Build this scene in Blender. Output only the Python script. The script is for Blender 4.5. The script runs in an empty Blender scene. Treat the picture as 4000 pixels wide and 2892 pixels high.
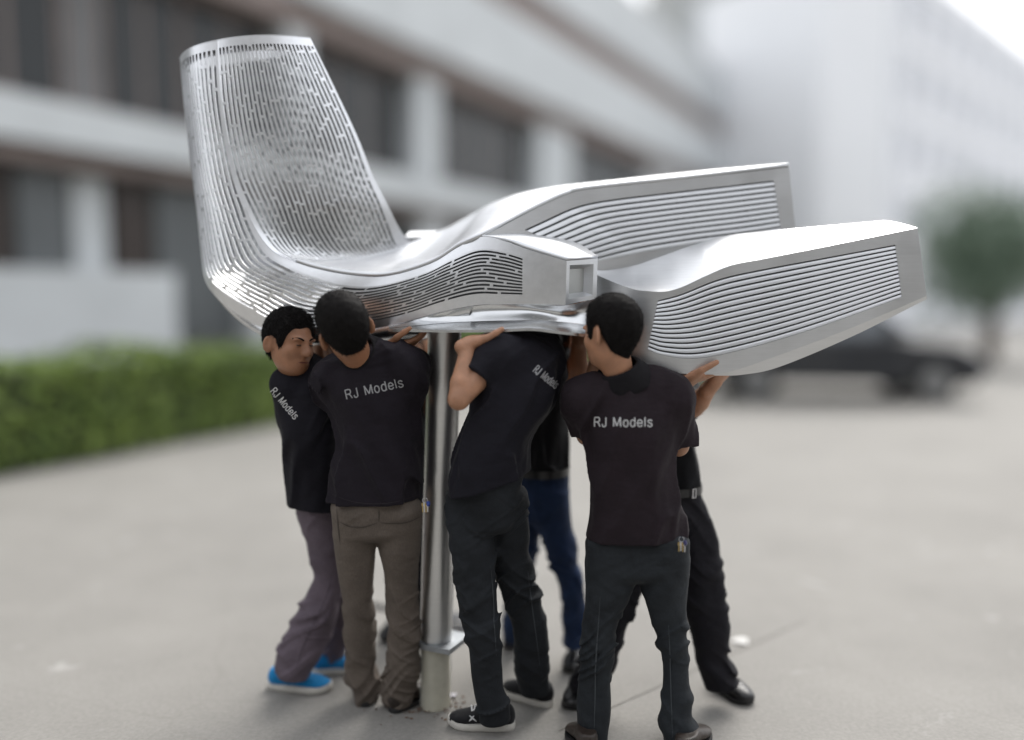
import bpy, bmesh, math, random
import numpy as np
from mathutils import Vector, Matrix
from mathutils.bvhtree import BVHTree

random.seed(7)
rng = np.random.default_rng(7)
S = bpy.context.scene
COL = S.collection
R = math.radians

# ------------------------------------------------------------------ camera
CAMZ = 1.68
FPX = 3300.0                       # focal length in pixels of the 4000 px wide photograph
PITCH = math.atan((1446 - 1150) / FPX)
cam_data = bpy.data.cameras.new('camera')
cam = bpy.data.objects.new('camera', cam_data)
COL.objects.link(cam)
cam.location = (0, 0, CAMZ)
cam.rotation_euler = (math.pi / 2 - PITCH, 0, 0)
cam_data.sensor_width = 36.0
cam_data.lens = 36.0 * FPX / 4000.0
cam_data.clip_start = 0.05
cam_data.clip_end = 2000
cam_data.dof.use_dof = True
cam_data.dof.focus_distance = 3.18
cam_data.dof.aperture_fstop = 0.195
S.camera = cam

# ------------------------------------------------------------------ sky, sun, exposure
SUN_EL, SUN_AZ = R(50), R(24)       # azimuth clockwise from +Y: high, behind the sculpture and a little to the right
world = bpy.data.worlds.new('World')
S.world = world
world.use_nodes = True
wn = world.node_tree
wn.nodes.clear()
sky = wn.nodes.new('ShaderNodeTexSky')
sky.sky_type = 'NISHITA'
sky.sun_disc = False
sky.sun_elevation = SUN_EL
sky.sun_rotation = SUN_AZ
sky.air_density = 1.0
sky.dust_density = 4.0
sky.ozone_density = 1.0
hsv = wn.nodes.new('ShaderNodeHueSaturation')
hsv.inputs['Saturation'].default_value = 0.22      # bright overcast: nearly white sky
bg = wn.nodes.new('ShaderNodeBackground')
bg.inputs['Strength'].default_value = 0.15
wo = wn.nodes.new('ShaderNodeOutputWorld')
wn.links.new(sky.outputs[0], hsv.inputs['Color'])
deck = wn.nodes.new('ShaderNodeMix')                # even cloud deck over the clear-sky gradient
deck.data_type = 'RGBA'
deck.inputs[0].default_value = 0.55
deck.inputs[7].default_value = (6.2, 6.35, 6.6, 1)
wn.links.new(hsv.outputs[0], deck.inputs[6])
wn.links.new(deck.outputs[2], bg.inputs['Color'])
wn.links.new(bg.outputs[0], wo.inputs[0])
sun_data = bpy.data.lights.new('sun', 'SUN')
sun_data.energy = 1.5
sun_data.angle = R(36)
sun_data.color = (1.0, 0.96, 0.90)
sun = bpy.data.objects.new('sun', sun_data)
COL.objects.link(sun)
sd = Vector((math.sin(SUN_AZ) * math.cos(SUN_EL), math.cos(SUN_AZ) * math.cos(SUN_EL), math.sin(SUN_EL)))
sun.rotation_euler = sd.to_track_quat('Z', 'Y').to_euler()
S.view_settings.view_transform = 'Standard'
S.view_settings.look = 'None'
S.view_settings.gamma = 1.0
S.view_settings.use_curve_mapping = False
S.view_settings.exposure = 0.88
S.render.engine = 'CYCLES'
S.render.resolution_x, S.render.resolution_y = 1024, 740

# ------------------------------------------------------------------ helpers
CP, SP = math.cos(PITCH), math.sin(PITCH)

def ray(px, py):
    x = (px - 2000.0) / FPX
    u = -(py - 1446.0) / FPX
    return np.array([x, CP + u * SP, -SP + u * CP])

def W(px, py, Y):
    """world point seen at photograph pixel (px, py) at Y metres in front of the camera"""
    d = ray(px, py)
    return np.array([0, 0, CAMZ]) + d * (Y / d[1])

def Gd(px, py, z=0.0):
    d = ray(px, py)
    return np.array([0, 0, CAMZ]) + d * ((z - CAMZ) / d[2])

def PX(p):
    """pixel of a world point"""
    d = np.asarray(p, float) - np.array([0, 0, CAMZ])
    f = d[1] * CP - d[2] * SP
    u = d[1] * SP + d[2] * CP
    return 2000 + FPX * d[0] / f, 1446 - FPX * u / f

def cr(P, s):
    """Catmull-Rom through the rows of P at parameters s in [0, m-1]"""
    P = np.asarray(P, float)
    m = len(P)
    s = np.clip(np.atleast_1d(np.asarray(s, float)), 0, m - 1)
    i = np.minimum(s.astype(int), m - 2)
    t = (s - i)[:, None]
    p1, p2 = P[i], P[i + 1]
    p0 = np.where((i > 0)[:, None], P[np.maximum(i - 1, 0)], 2 * p1 - p2)
    p3 = np.where((i < m - 2)[:, None], P[np.minimum(i + 2, m - 1)], 2 * p2 - p1)
    return 0.5 * (2 * p1 + (p2 - p0) * t + (2 * p0 - 5 * p1 + 4 * p2 - p3) * t * t + (3 * p1 - p0 - 3 * p2 + p3) * t ** 3)

def even(P, n):
    """curve through P resampled to n points evenly spaced in length"""
    P = np.asarray(P, float)
    q = cr(P, np.linspace(0, len(P) - 1, 60 * len(P)))
    L = np.concatenate([[0], np.cumsum(np.linalg.norm(np.diff(q, axis=0), axis=1))])
    return np.stack([np.interp(np.linspace(0, L[-1], n), L, q[:, k]) for k in range(q.shape[1])], 1)

def WC(pts):
    return np.array([W(*p) for p in pts])

def mk(name, verts, faces, mat, parent=None, smooth=True, angle=35):
    me = bpy.data.meshes.new(name)
    me.from_pydata([tuple(map(float, v)) for v in verts], [], [tuple(map(int, f)) for f in faces])
    me.update()
    o = bpy.data.objects.new(name, me)
    COL.objects.link(o)
    if mat is not None:
        me.materials.append(mat)
    if parent is not None:
        o.parent = parent
    if smooth:
        me.polygons.foreach_set('use_smooth', [True] * len(me.polygons))
        if angle:
            try:
                me.set_sharp_from_angle(angle=R(angle))
            except Exception:
                pass
    return o

def empty(name, loc=(0, 0, 0)):
    o = bpy.data.objects.new(name, None)
    o.location = loc
    o.empty_display_size = 0.1
    COL.objects.link(o)
    return o

def tag(o, label=None, cat=None, group=None, kind=None):
    if label: o['label'] = label
    if cat: o['category'] = cat
    if group: o['group'] = group
    if kind: o['kind'] = kind
    return o

class MB:
    """collects boxes, prisms and sheets into one mesh"""
    def __init__(self):
        self.v = []; self.f = []
    def add(self, verts, faces):
        b = len(self.v)
        self.v += [tuple(map(float, p)) for p in verts]
        self.f += [tuple(b + int(k) for k in f) for f in faces]
        return self
    def hexa(self, c):
        return self.add(c, [(0, 3, 2, 1), (4, 5, 6, 7), (0, 1, 5, 4), (1, 2, 6, 5), (2, 3, 7, 6), (3, 0, 4, 7)])
    def box(self, x0, x1, y0, y1, z0, z1):
        return self.hexa([(x0, y0, z0), (x1, y0, z0), (x1, y1, z0), (x0, y1, z0), (x0, y0, z1), (x1, y0, z1), (x1, y1, z1), (x0, y1, z1)])
    def grid(self, P, mask=None, flip=False, close_u=False):
        nu, nv = P.shape[:2]
        b = len(self.v)
        self.v += [tuple(map(float, p)) for p in P.reshape(-1, 3)]
        for i in range(nu if close_u else nu - 1):
            i2 = (i + 1) % nu
            for j in range(nv - 1):
                if mask is None or mask[i, j]:
                    q = (b + i * nv + j, b + i * nv + j + 1, b + i2 * nv + j + 1, b + i2 * nv + j)
                    self.f.append(q[::-1] if flip else q)
        return self
    def tube(self, pts, r, n=10, cap=True):
        pts = np.asarray(pts, float)
        m = len(pts)
        rr = np.full(m, r) if np.isscalar(r) else np.asarray(r, float)
        T = np.gradient(pts, axis=0)
        T /= np.linalg.norm(T, axis=1)[:, None]
        up = np.array([0, 0, 1.0]) if abs(T[0][2]) < .9 else np.array([1.0, 0, 0])
        b = len(self.v)
        for k in range(m):
            a = np.cross(T[k], up); a /= np.linalg.norm(a)
            c = np.cross(a, T[k])
            for j in range(n):
                th = 2 * math.pi * j / n
                self.v.append(tuple(pts[k] + rr[k] * (math.cos(th) * a + math.sin(th) * c)))
        for k in range(m - 1):
            for j in range(n):
                j2 = (j + 1) % n
                self.f.append((b + k * n + j, b + (k + 1) * n + j, b + (k + 1) * n + j2, b + k * n + j2))
        if cap:
            self.f.append(tuple(b + j for j in range(n)))
            self.f.append(tuple(b + (m - 1) * n + j for j in reversed(range(n))))
        return self
    def build(self, name, mat, parent=None, smooth=False, angle=35):
        return mk(name, self.v, self.f, mat, parent, smooth, angle)

def solidify(o, t, offset=-1.0):
    m = o.modifiers.new('thickness', 'SOLIDIFY')
    m.thickness = t
    m.offset = offset
    return o

def weld(o):
    bm = bmesh.new(); bm.from_mesh(o.data)
    bmesh.ops.remove_doubles(bm, verts=bm.verts, dist=0.0006)
    bmesh.ops.recalc_face_normals(bm, faces=bm.faces)
    bm.to_mesh(o.data); bm.free()
    return o

# ------------------------------------------------------------------ materials
def mat(name, col, rough=0.6, metal=0.0, var=0.0, scale=8.0, bump=0.0, bscale=60.0, spec=0.5, stretch=None, sheen=0.0, sss=0.0, col2=None, coat=0.0):
    m = bpy.data.materials.new(name)
    m.use_nodes = True
    nt = m.node_tree
    b = nt.nodes['Principled BSDF']
    b.inputs['Roughness'].default_value = rough
    b.inputs['Metallic'].default_value = metal
    b.inputs['Specular IOR Level'].default_value = spec
    if sheen:
        b.inputs['Sheen Weight'].default_value = sheen
        b.inputs['Sheen Roughness'].default_value = 0.5
    if sss:
        b.inputs['Subsurface Weight'].default_value = sss
        b.inputs['Subsurface Radius'].default_value = (0.012, 0.005, 0.003)
    if coat:
        b.inputs['Coat Weight'].default_value = coat
    tc = nt.nodes.new('ShaderNodeTexCoord')
    vec = tc.outputs['Object']
    if stretch:
        mp = nt.nodes.new('ShaderNodeMapping')
        mp.inputs['Scale'].default_value = stretch
        nt.links.new(vec, mp.inputs[0]); vec = mp.outputs[0]
    if var > 0 or col2:
        n = nt.nodes.new('ShaderNodeTexNoise')
        n.inputs['Scale'].default_value = scale
        n.inputs['Detail'].default_value = 6
        n.inputs['Roughness'].default_value = 0.6
        nt.links.new(vec, n.inputs['Vector'])
        r = nt.nodes.new('ShaderNodeValToRGB')
        r.color_ramp.elements[0].position = 0.3
        r.color_ramp.elements[1].position = 0.7
        c2 = col2 if col2 else tuple(min(1, c * (1 + var)) for c in col)
        c1 = col if col2 else tuple(c * (1 - var) for c in col)
        r.color_ramp.elements[0].color = (*c1, 1)
        r.color_ramp.elements[1].color = (*c2, 1)
        nt.links.new(n.outputs['Fac'], r.inputs[0])
        nt.links.new(r.outputs[0], b.inputs['Base Color'])
    else:
        b.inputs['Base Color'].default_value = (*col, 1)
    if bump > 0:
        n2 = nt.nodes.new('ShaderNodeTexNoise')
        n2.inputs['Scale'].default_value = bscale
        n2.inputs['Detail'].default_value = 4
        nt.links.new(vec, n2.inputs['Vector'])
        bp = nt.nodes.new('ShaderNodeBump')
        bp.inputs['Strength'].default_value = bump
        bp.inputs['Distance'].default_value = 0.01
        nt.links.new(n2.outputs['Fac'], bp.inputs['Height'])
        nt.links.new(bp.outputs[0], b.inputs['Normal'])
    return m

def brushed(name, col, rough, rvar, stretch, bump=0.05):
    """brushed metal: roughness and fine grain follow stretched noise"""
    m = bpy.data.materials.new(name)
    m.use_nodes = True
    nt = m.node_tree
    b = nt.nodes['Principled BSDF']
    b.inputs['Metallic'].default_value = 1.0
    tc = nt.nodes.new('ShaderNodeTexCoord')
    mp = nt.nodes.new('ShaderNodeMapping')
    mp.inputs['Scale'].default_value = stretch
    nt.links.new(tc.outputs['Object'], mp.inputs[0])
    n = nt.nodes.new('ShaderNodeTexNoise')
    n.inputs['Scale'].default_value = 1.0
    n.inputs['Detail'].default_value = 8
    n.inputs['Roughness'].default_value = 0.65
    nt.links.new(mp.outputs[0], n.inputs['Vector'])
    big = nt.nodes.new('ShaderNodeTexNoise')
    big.inputs['Scale'].default_value = 5.0
    big.inputs['Detail'].default_value = 5
    nt.links.new(tc.outputs['Object'], big.inputs['Vector'])
    mr = nt.nodes.new('ShaderNodeMapRange')
    mr.inputs['From Min'].default_value = 0.3; mr.inputs['From Max'].default_value = 0.7
    mr.inputs['To Min'].default_value = rough - rvar; mr.inputs['To Max'].default_value = rough + rvar
    nt.links.new(big.outputs['Fac'], mr.inputs[0])
    nt.links.new(mr.outputs[0], b.inputs['Roughness'])
    r = nt.nodes.new('ShaderNodeValToRGB')
    r.color_ramp.elements[0].position = 0.25; r.color_ramp.elements[1].position = 0.75
    r.color_ramp.elements[0].color = (*[c * 0.90 for c in col], 1)
    r.color_ramp.elements[1].color = (*[min(1, c * 1.08) for c in col], 1)
    mx = nt.nodes.new('ShaderNodeMath'); mx.operation = 'MULTIPLY_ADD'
    mx.inputs[1].default_value = 0.5
    nt.links.new(n.outputs['Fac'], mx.inputs[0])
    hf = nt.nodes.new('ShaderNodeMath'); hf.operation = 'MULTIPLY'; hf.inputs[1].default_value = 0.5
    nt.links.new(big.outputs['Fac'], hf.inputs[0])
    nt.links.new(hf.outputs[0], mx.inputs[2])
    nt.links.new(mx.outputs[0], r.inputs[0])
    nt.links.new(r.outputs[0], b.inputs['Base Color'])
    bp = nt.nodes.new('ShaderNodeBump')
    bp.inputs['Strength'].default_value = bump
    bp.inputs['Distance'].default_value = 0.004
    nt.links.new(n.outputs['Fac'], bp.inputs['Height'])
    nt.links.new(bp.outputs[0], b.inputs['Normal'])
    return m

M = {}
M['metal'] = brushed('brushed_aluminium', (0.68, 0.69, 0.705), 0.40, 0.05, (8, 8, 160), 0.05)
M['metal_cut'] = brushed('bright_cut_aluminium', (0.80, 0.81, 0.83), 0.36, 0.05, (40, 40, 40), 0.03)  # same aluminium, brightness of the lit lattice bars put into the colour
M['metal_smooth'] = brushed('polished_aluminium', (0.70, 0.71, 0.72), 0.25, 0.05, (30, 30, 90), 0.03)
M['pole'] = brushed('brushed_steel', (0.72, 0.72, 0.71), 0.38, 0.05, (6, 6, 220), 0.06)
M['galv'] = mat('galvanised_plate', (0.36, 0.38, 0.40), 0.5, 0.9, 0.2, 20, 0.1, 80)
M['metal_inside'] = brushed('dull_inner_aluminium', (0.27, 0.28, 0.30), 0.45, 0.05, (40, 40, 40), 0.03)  # same aluminium darkened so the tower's inside looks shaded behind the slots
M['dark_cavity'] = mat('raw_aluminium_inside', (0.16, 0.165, 0.17), 0.55, 0.8, 0.1, 10)  # cavity shade put into the colour, behind body slots and wing slats

# ------------------------------------------------------------------ ground
def ground_material():
    m = bpy.data.materials.new('concrete_paving')
    m.use_nodes = True
    nt = m.node_tree
    b = nt.nodes['Principled BSDF']
    b.inputs['Roughness'].default_value = 0.85
    tc = nt.nodes.new('ShaderNodeTexCoord')
    def noise(scale, detail=6, rough=.6, dist=0.0):
        n = nt.nodes.new('ShaderNodeTexNoise')
        n.inputs['Scale'].default_value = scale
        n.inputs['Detail'].default_value = detail
        n.inputs['Roughness'].default_value = rough
        n.inputs['Distortion'].default_value = dist
        nt.links.new(tc.outputs['Object'], n.inputs['Vector'])
        return n
    def ramp(src, p0, p1, c0, c1):
        r = nt.nodes.new('ShaderNodeValToRGB')
        r.color_ramp.elements[0].position = p0; r.color_ramp.elements[1].position = p1
        r.color_ramp.elements[0].color = (*c0, 1); r.color_ramp.elements[1].color = (*c1, 1)
        nt.links.new(src, r.inputs[0])
        return r
    def mix(fac, a, c, mode='MIX'):
        x = nt.nodes.new('ShaderNodeMix'); x.data_type = 'RGBA'; x.blend_type = mode
        if isinstance(fac, float): x.inputs[0].default_value = fac
        else: nt.links.new(fac, x.inputs[0])
        nt.links.new(a, x.inputs[6])
        if isinstance(c, tuple): x.inputs[7].default_value = (*c, 1)
        else: nt.links.new(c, x.inputs[7])
        return x.outputs[2]
    base = ramp(noise(0.9, 8, .65).outputs['Fac'], .3, .72, (0.205, 0.197, 0.183), (0.268, 0.258, 0.240)).outputs[0]
    fine = ramp(noise(55, 6, .7).outputs['Fac'], .3, .7, (0.84, 0.84, 0.84), (1.10, 1.10, 1.10)).outputs[0]
    c = mix(1.0, base, fine, 'MULTIPLY')
    pale = ramp(noise(2.3, 5, .6, 1.2).outputs['Fac'], .62, .72, (0, 0, 0), (0.6, 0.6, 0.6)).outputs[0]
    c = mix(pale, c, (0.40, 0.39, 0.375))
    dark = ramp(noise(6.5, 7, .7, .6).outputs['Fac'], .66, .76, (0, 0, 0), (0.35, 0.35, 0.35)).outputs[0]
    c = mix(dark, c, (0.165, 0.155, 0.14))
    speck = ramp(noise(170, 3, .6).outputs['Fac'], .70, .74, (0, 0, 0), (0.5, 0.5, 0.5)).outputs[0]
    c = mix(speck, c, (0.16, 0.14, 0.12))
    # hairline cracks
    vo = nt.nodes.new('ShaderNodeTexVoronoi'); vo.feature = 'DISTANCE_TO_EDGE'
    vo.inputs['Scale'].default_value = 0.55
    wv = nt.nodes.new('ShaderNodeMix'); wv.data_type = 'RGBA'; wv.inputs[0].default_value = 0.16
    nt.links.new(tc.outputs['Object'], wv.inputs[6]); nt.links.new(noise(2.6, 6, .7).outputs['Color'], wv.inputs[7])
    nt.links.new(wv.outputs[2], vo.inputs['Vector'])
    ck_ = ramp(vo.outputs['Distance'], .0, .0035, (0.16, 0.16, 0.16), (0, 0, 0)).outputs[0]
    c = mix(ck_, c, (0.13, 0.12, 0.105))
    nt.links.new(c, b.inputs['Base Color'])
    bp = nt.nodes.new('ShaderNodeBump')
    bp.inputs['Strength'].default_value = 0.35; bp.inputs['Distance'].default_value = 0.004
    nt.links.new(noise(120, 6, .7).outputs['Fac'], bp.inputs['Height'])
    nt.links.new(bp.outputs[0], b.inputs['Normal'])
    return m

M['ground'] = ground_material()
g = MB().add([(-600, -300, 0), (600, -300, 0), (600, 900, 0), (-600, 900, 0)], [(0, 1, 2, 3)]).build('ground', M['ground'])
tag(g, kind='structure')

# ------------------------------------------------------------------ background: buildings, hedge, tree, car
FD = np.array([0.479, 0.878, 0.0])          # direction in which the factory facade runs away
FN = np.array([0.878, -0.479, 0.0])         # its outward normal, towards the yard
FO = np.array([-8.1, 9.7, 0.0])

def ft(px):
    """facade coordinate seen at pixel column px"""
    r = (px - 2000) / FPX
    return (r * FO[1] - FO[0]) / (FD[0] - FD[1] * r)

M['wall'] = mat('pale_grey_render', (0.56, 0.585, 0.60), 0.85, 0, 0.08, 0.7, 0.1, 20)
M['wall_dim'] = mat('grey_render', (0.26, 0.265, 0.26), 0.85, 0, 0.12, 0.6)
M['trim'] = mat('brown_tile_trim', (0.23, 0.185, 0.17), 0.7, 0, 0.15, 2)
M['dark_glass'] = mat('dark_window_glass', (0.025, 0.028, 0.03), 0.25, 0, 0, spec=0.3)
M['grey_glass'] = mat('grey_window_glass', (0.12, 0.13, 0.135), 0.3, 0, 0.1, 1, spec=0.3)
M['door'] = mat('dark_brown_door', (0.028, 0.017, 0.013), 0.5, 0, 0.2, 3)
M['white_wall'] = mat('white_render', (0.87, 0.88, 0.90), 0.8, 0, 0.03, 0.3)
M['blue_wall'] = mat('pale_blue_grey_render', (0.76, 0.775, 0.81), 0.8, 0, 0.04, 0.3)
M['leaf'] = mat('hedge_leaf', (0.10, 0.17, 0.028), 0.55, 0, 0, col2=(0.24, 0.33, 0.065), scale=3)
M['leaf_dark'] = mat('tree_leaf', (0.11, 0.17, 0.12), 0.55, 0, 0, col2=(0.20, 0.27, 0.19), scale=2)
M['bark'] = mat('bark', (0.10, 0.075, 0.055), 0.9, 0, 0.3, 12, 0.4, 30)

def fbox(mb, t0, t1, o0, o1, z0, z1):
    """box on the facade: along t0..t1, out from the wall o0..o1, height z0..z1"""
    def p(t, o, z):
        q = FO + FD * t + FN * o
        return (q[0], q[1], z)
    return mb.hexa([p(t0, o1, z0), p(t1, o1, z0), p(t1, o0, z0), p(t0, o0, z0), p(t0, o1, z1), p(t1, o1, z1), p(t1, o0, z1), p(t0, o0, z1)])

fac = tag(empty('factory_building', tuple(FO)), 'long pale grey factory building with dark window bands behind the hedge', 'building')
def fpart(name, m, boxes, parent=None):
    mb = MB()
    for b_ in boxes: fbox(mb, *b_)
    o = mb.build(name, m)
    pr = parent or fac
    o.parent = pr
    o.matrix_parent_inverse = Matrix.Translation(-FO) if pr is fac else Matrix()
    return o
T0, T1 = -8.0, 43.5
# recessed core wall with the storeys' bands in front of it
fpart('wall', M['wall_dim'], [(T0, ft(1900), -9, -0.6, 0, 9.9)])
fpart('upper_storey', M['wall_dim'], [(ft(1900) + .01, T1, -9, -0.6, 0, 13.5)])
fpart('parapet', M['wall'], [(T0, T1, -0.6, 0.25, 3.80, 4.42)])
fpart('fascia', M['wall'], [(ft(1150), T1, -0.6, 0.35, 7.35, 9.35)])
fpart('fascia', M['wall'], [(ft(1900) + .02, T1 - 1, -0.6, 0.20, 10.4, 12.6)])
fpart('brown_trim', M['trim'], [(T0, T1, -0.6, 0.10, 6.85, 7.35)])
fpart('brown_trim', M['trim'], [(ft(900), T1, -0.6, 0.05, 9.35, 10.4)])
fpart('brown_trim', M['trim'], [(T0, T1, -0.6, 0.05, 3.55, 3.75)])
fpart('cornice', mat('dark_grey_render', (0.10, 0.10, 0.098), .85, 0, .15, .6), [(T0, ft(900), -0.6, 0.15, 7.35, 9.4)])
fpart('low_wall', M['wall'], [(T0, ft(690), -0.6, 0.05, 0.0, 2.05)])
for a, b_ in ((1150, 1235), (1640, 1725), (2105, 2235), (2530, 2650)):
    fpart('column', M['wall'], [(ft(a), ft(b_), -0.6, 0.0, 4.55, 6.85)])
# upper windows
for a, b_, g_ in ((-60, 360, 'dark_glass'), (380, 520, 'grey_glass'), (530, 820, 'dark_glass'), (830, 1140, 'dark_glass'), (1240, 1635, 'dark_glass'), (1730, 2100, 'dark_glass'), (2240, 2525, 'grey_glass'), (2655, 2800, 'grey_glass')):
    t0, t1 = ft(a), ft(b_)
    wdw = fpart('window', M['trim'], [(t0, t1, -0.6, -0.50, 4.42, 6.85)])
    n = max(2, int(round((t1 - t0) / 1.4)))
    for k in range(n):
        w0 = t0 + (t1 - t0) * k / n + 0.05; w1 = t0 + (t1 - t0) * (k + 1) / n - 0.05
        p_ = fpart('pane', M[g_], [(w0, w1, -0.5, -0.485, 4.62, 6.78)], wdw)
# ground floor openings seen above the low wall
for a, b_, mt, nm in ((-60, 140, 'door', 'door'), (165, 350, 'grey_glass', 'window'), (380, 510, 'wall', 'column'), (535, 675, 'door', 'door'), (700, 1000, 'grey_glass', 'window'), (1080, 1400, 'dark_glass', 'window'), (1480, 1640, 'dark_glass', 'window'), (1750, 2060, 'grey_glass', 'window'), (2200, 2500, 'dark_glass', 'window'), (2600, 2750, 'dark_glass', 'window')):
    fpart(nm, M[mt], [(ft(a), ft(b_), -0.6, -0.45, 2.05 if a < 690 else 0.9, 3.5)])
for a, b_ in ((1010, 1075), (1410, 1470), (1650, 1745), (2070, 2190), (2510, 2590)):
    fpart('column', M['wall'], [(ft(a), ft(b_), -0.6, 0.0, 0, 3.55)])

# grey annex between the factory and the white block
ax = tag(empty('annex_building', (14, 58, 0)), 'grey annex block standing in the gap before the white building', 'building')
def part_box(name, m, parent, *b_):
    o = MB().box(*b_).build(name, m)
    o.parent = parent
    o.matrix_parent_inverse = Matrix.Translation(-Vector(parent.location))
    return o
part_box('wall', mat('annex_render', (0.42, 0.43, 0.42), 0.85, 0, 0.08, 0.5), ax, 10, 26, 58, 66, 0, 30)
part_box('trim', M['wall'], ax, 12, 26, 57.8, 58.0, 18, 21)
for k, (x0, z0) in enumerate(((18.2, 21.5), (15.3, 15.0), (18.4, 12.5), (18.5, 6.5))):
    part_box('window', M['grey_glass' if k else 'dark_glass'], ax, x0, x0 + 1.9, 57.85, 58.0, z0, z0 + 2.2)

# white block: a plain face towards the yard, a windowed side running away to the right
wb = tag(empty('white_building', (16.6, 38, 0)), 'tall white block with plain end wall and pale windowed side', 'building')
c0 = np.array([13.75, 38.6]); c1 = np.array([16.6, 38.0]); c2 = np.array([37.0, 58.9])
sdv = (c2 - c1) / np.linalg.norm(c2 - c1); snv = np.array([sdv[1], -sdv[0]])
def wpart(name, m, poly, z0, z1, parent=None):
    v = [(p[0], p[1], z0) for p in poly] + [(p[0], p[1], z1) for p in poly]
    o = MB().hexa(v).build(name, m)
    pr = parent or wb
    o.parent = pr
    o.matrix_parent_inverse = Matrix.Translation((-16.6, -38, 0)) if pr is wb else Matrix()
    return o
bk = np.array([-8.0, 12.0])
wpart('end_wall', M['white_wall'], [c0, c1, c1 + sdv * 4 + bk * .3, c0 + bk * .5], 0, 16.6)
wpart('side_wall', M['blue_wall'], [c1 + sdv * 0.3, c2, c2 + bk, c1 + sdv * .3 + bk * .25], 0, 16.55)
def side(t0, t1, o0, o1):
    return [c1 + sdv * t0 + snv * o1, c1 + sdv * t1 + snv * o1, c1 + sdv * t1 + snv * o0, c1 + sdv * t0 + snv * o0]
M['pale_glass'] = mat('pale_sky_glass', (0.40, 0.42, 0.46), 0.35, 0, 0.06, 1)
for fl in range(5):
    for k in range(9):
        t = 1.6 + k * 3.0
        w_ = wpart('window', M['pale_glass'], side(t, t + 1.5, -0.02, 0.05), 1.4 + fl * 3.1, 3.0 + fl * 3.1)
        wpart('sill', M['white_wall'], side(t - .1, t + 1.6, 0.0, 0.16), 1.28 + fl * 3.1, 1.39 + fl * 3.1, w_)
    wpart('floor_band', M['white_wall'], side(0.31, 28.0, -0.03, 0.10), 3.35 + fl * 3.1, 3.6 + fl * 3.1)

# leaf clouds
def leaf_mesh(name, pts, nrm, size, m, parent=None, seed=1, jitter=0.9):
    r_ = np.random.default_rng(seed)
    n = len(pts)
    d = nrm + r_.normal(0, jitter, (n, 3))
    d /= np.linalg.norm(d, axis=1)[:, None]
    a = np.cross(d, r_.normal(0, 1, (n, 3))); a /= np.linalg.norm(a, axis=1)[:, None]
    b = np.cross(d, a)
    s = size * r_.uniform(.6, 1.35, (n, 1))
    v = np.stack([pts - a * s, pts - b * s * .45 + d * s * .12, pts + a * s, pts + b * s * .45 + d * s * .12], 1).reshape(-1, 3)
    me = bpy.data.meshes.new(name)
    me.vertices.add(4 * n); me.loops.add(4 * n); me.polygons.add(n)
    me.vertices.foreach_set('co', v.ravel().astype(np.float32))
    me.loops.foreach_set('vertex_index', np.arange(4 * n, dtype=np.int32))
    me.polygons.foreach_set('loop_start', np.arange(0, 4 * n, 4, dtype=np.int32))
    me.update(calc_edges=True)
    me.materials.append(m)
    o = bpy.data.objects.new(name, me)
    COL.objects.link(o)
    if parent is not None: o.parent = parent
    return o

# clipped hedge along the drive, in front of the factory
HO = np.array([-4.6, 7.7, 0.0]) - FD * 3.2
HL = 27.0
hedge = tag(empty('hedge', tuple(HO)), 'long clipped green hedge in front of the factory building', 'hedge')
n = 26000
r_ = np.random.default_rng(3)
t = r_.uniform(0, HL, n); u = r_.uniform(0, 1, n)
top_ = 1.00 + .06 * np.sin(t * 1.7) + .05 * np.sin(t * 4.1 + 1)
onT = u < .42
off = np.where(onT, -r_.uniform(0, 1.1, n), -np.abs(r_.normal(0, .07, n)) + .05 * np.sin(t * 3.3))
zz = np.where(onT, top_ + r_.normal(0, .035, n), r_.uniform(0.04, 1, n) * top_)
P_ = FD[None] * t[:, None] + FN[None] * off[:, None] + np.array([0, 0, 1.0])[None] * zz[:, None]
N_ = np.where(onT[:, None], np.array([[0, 0, 1.0]]), FN[None])
leaf_mesh('foliage', P_, N_, 0.045, M['leaf'], hedge, 5)
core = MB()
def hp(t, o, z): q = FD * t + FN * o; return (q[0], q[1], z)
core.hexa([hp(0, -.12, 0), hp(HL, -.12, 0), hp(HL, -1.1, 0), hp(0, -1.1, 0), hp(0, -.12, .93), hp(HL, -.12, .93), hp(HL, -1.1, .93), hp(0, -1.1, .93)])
core.build('branch_core', mat('hedge_twigs', (0.022, 0.03, 0.012), 0.9, 0, .3, 6), hedge)

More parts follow.
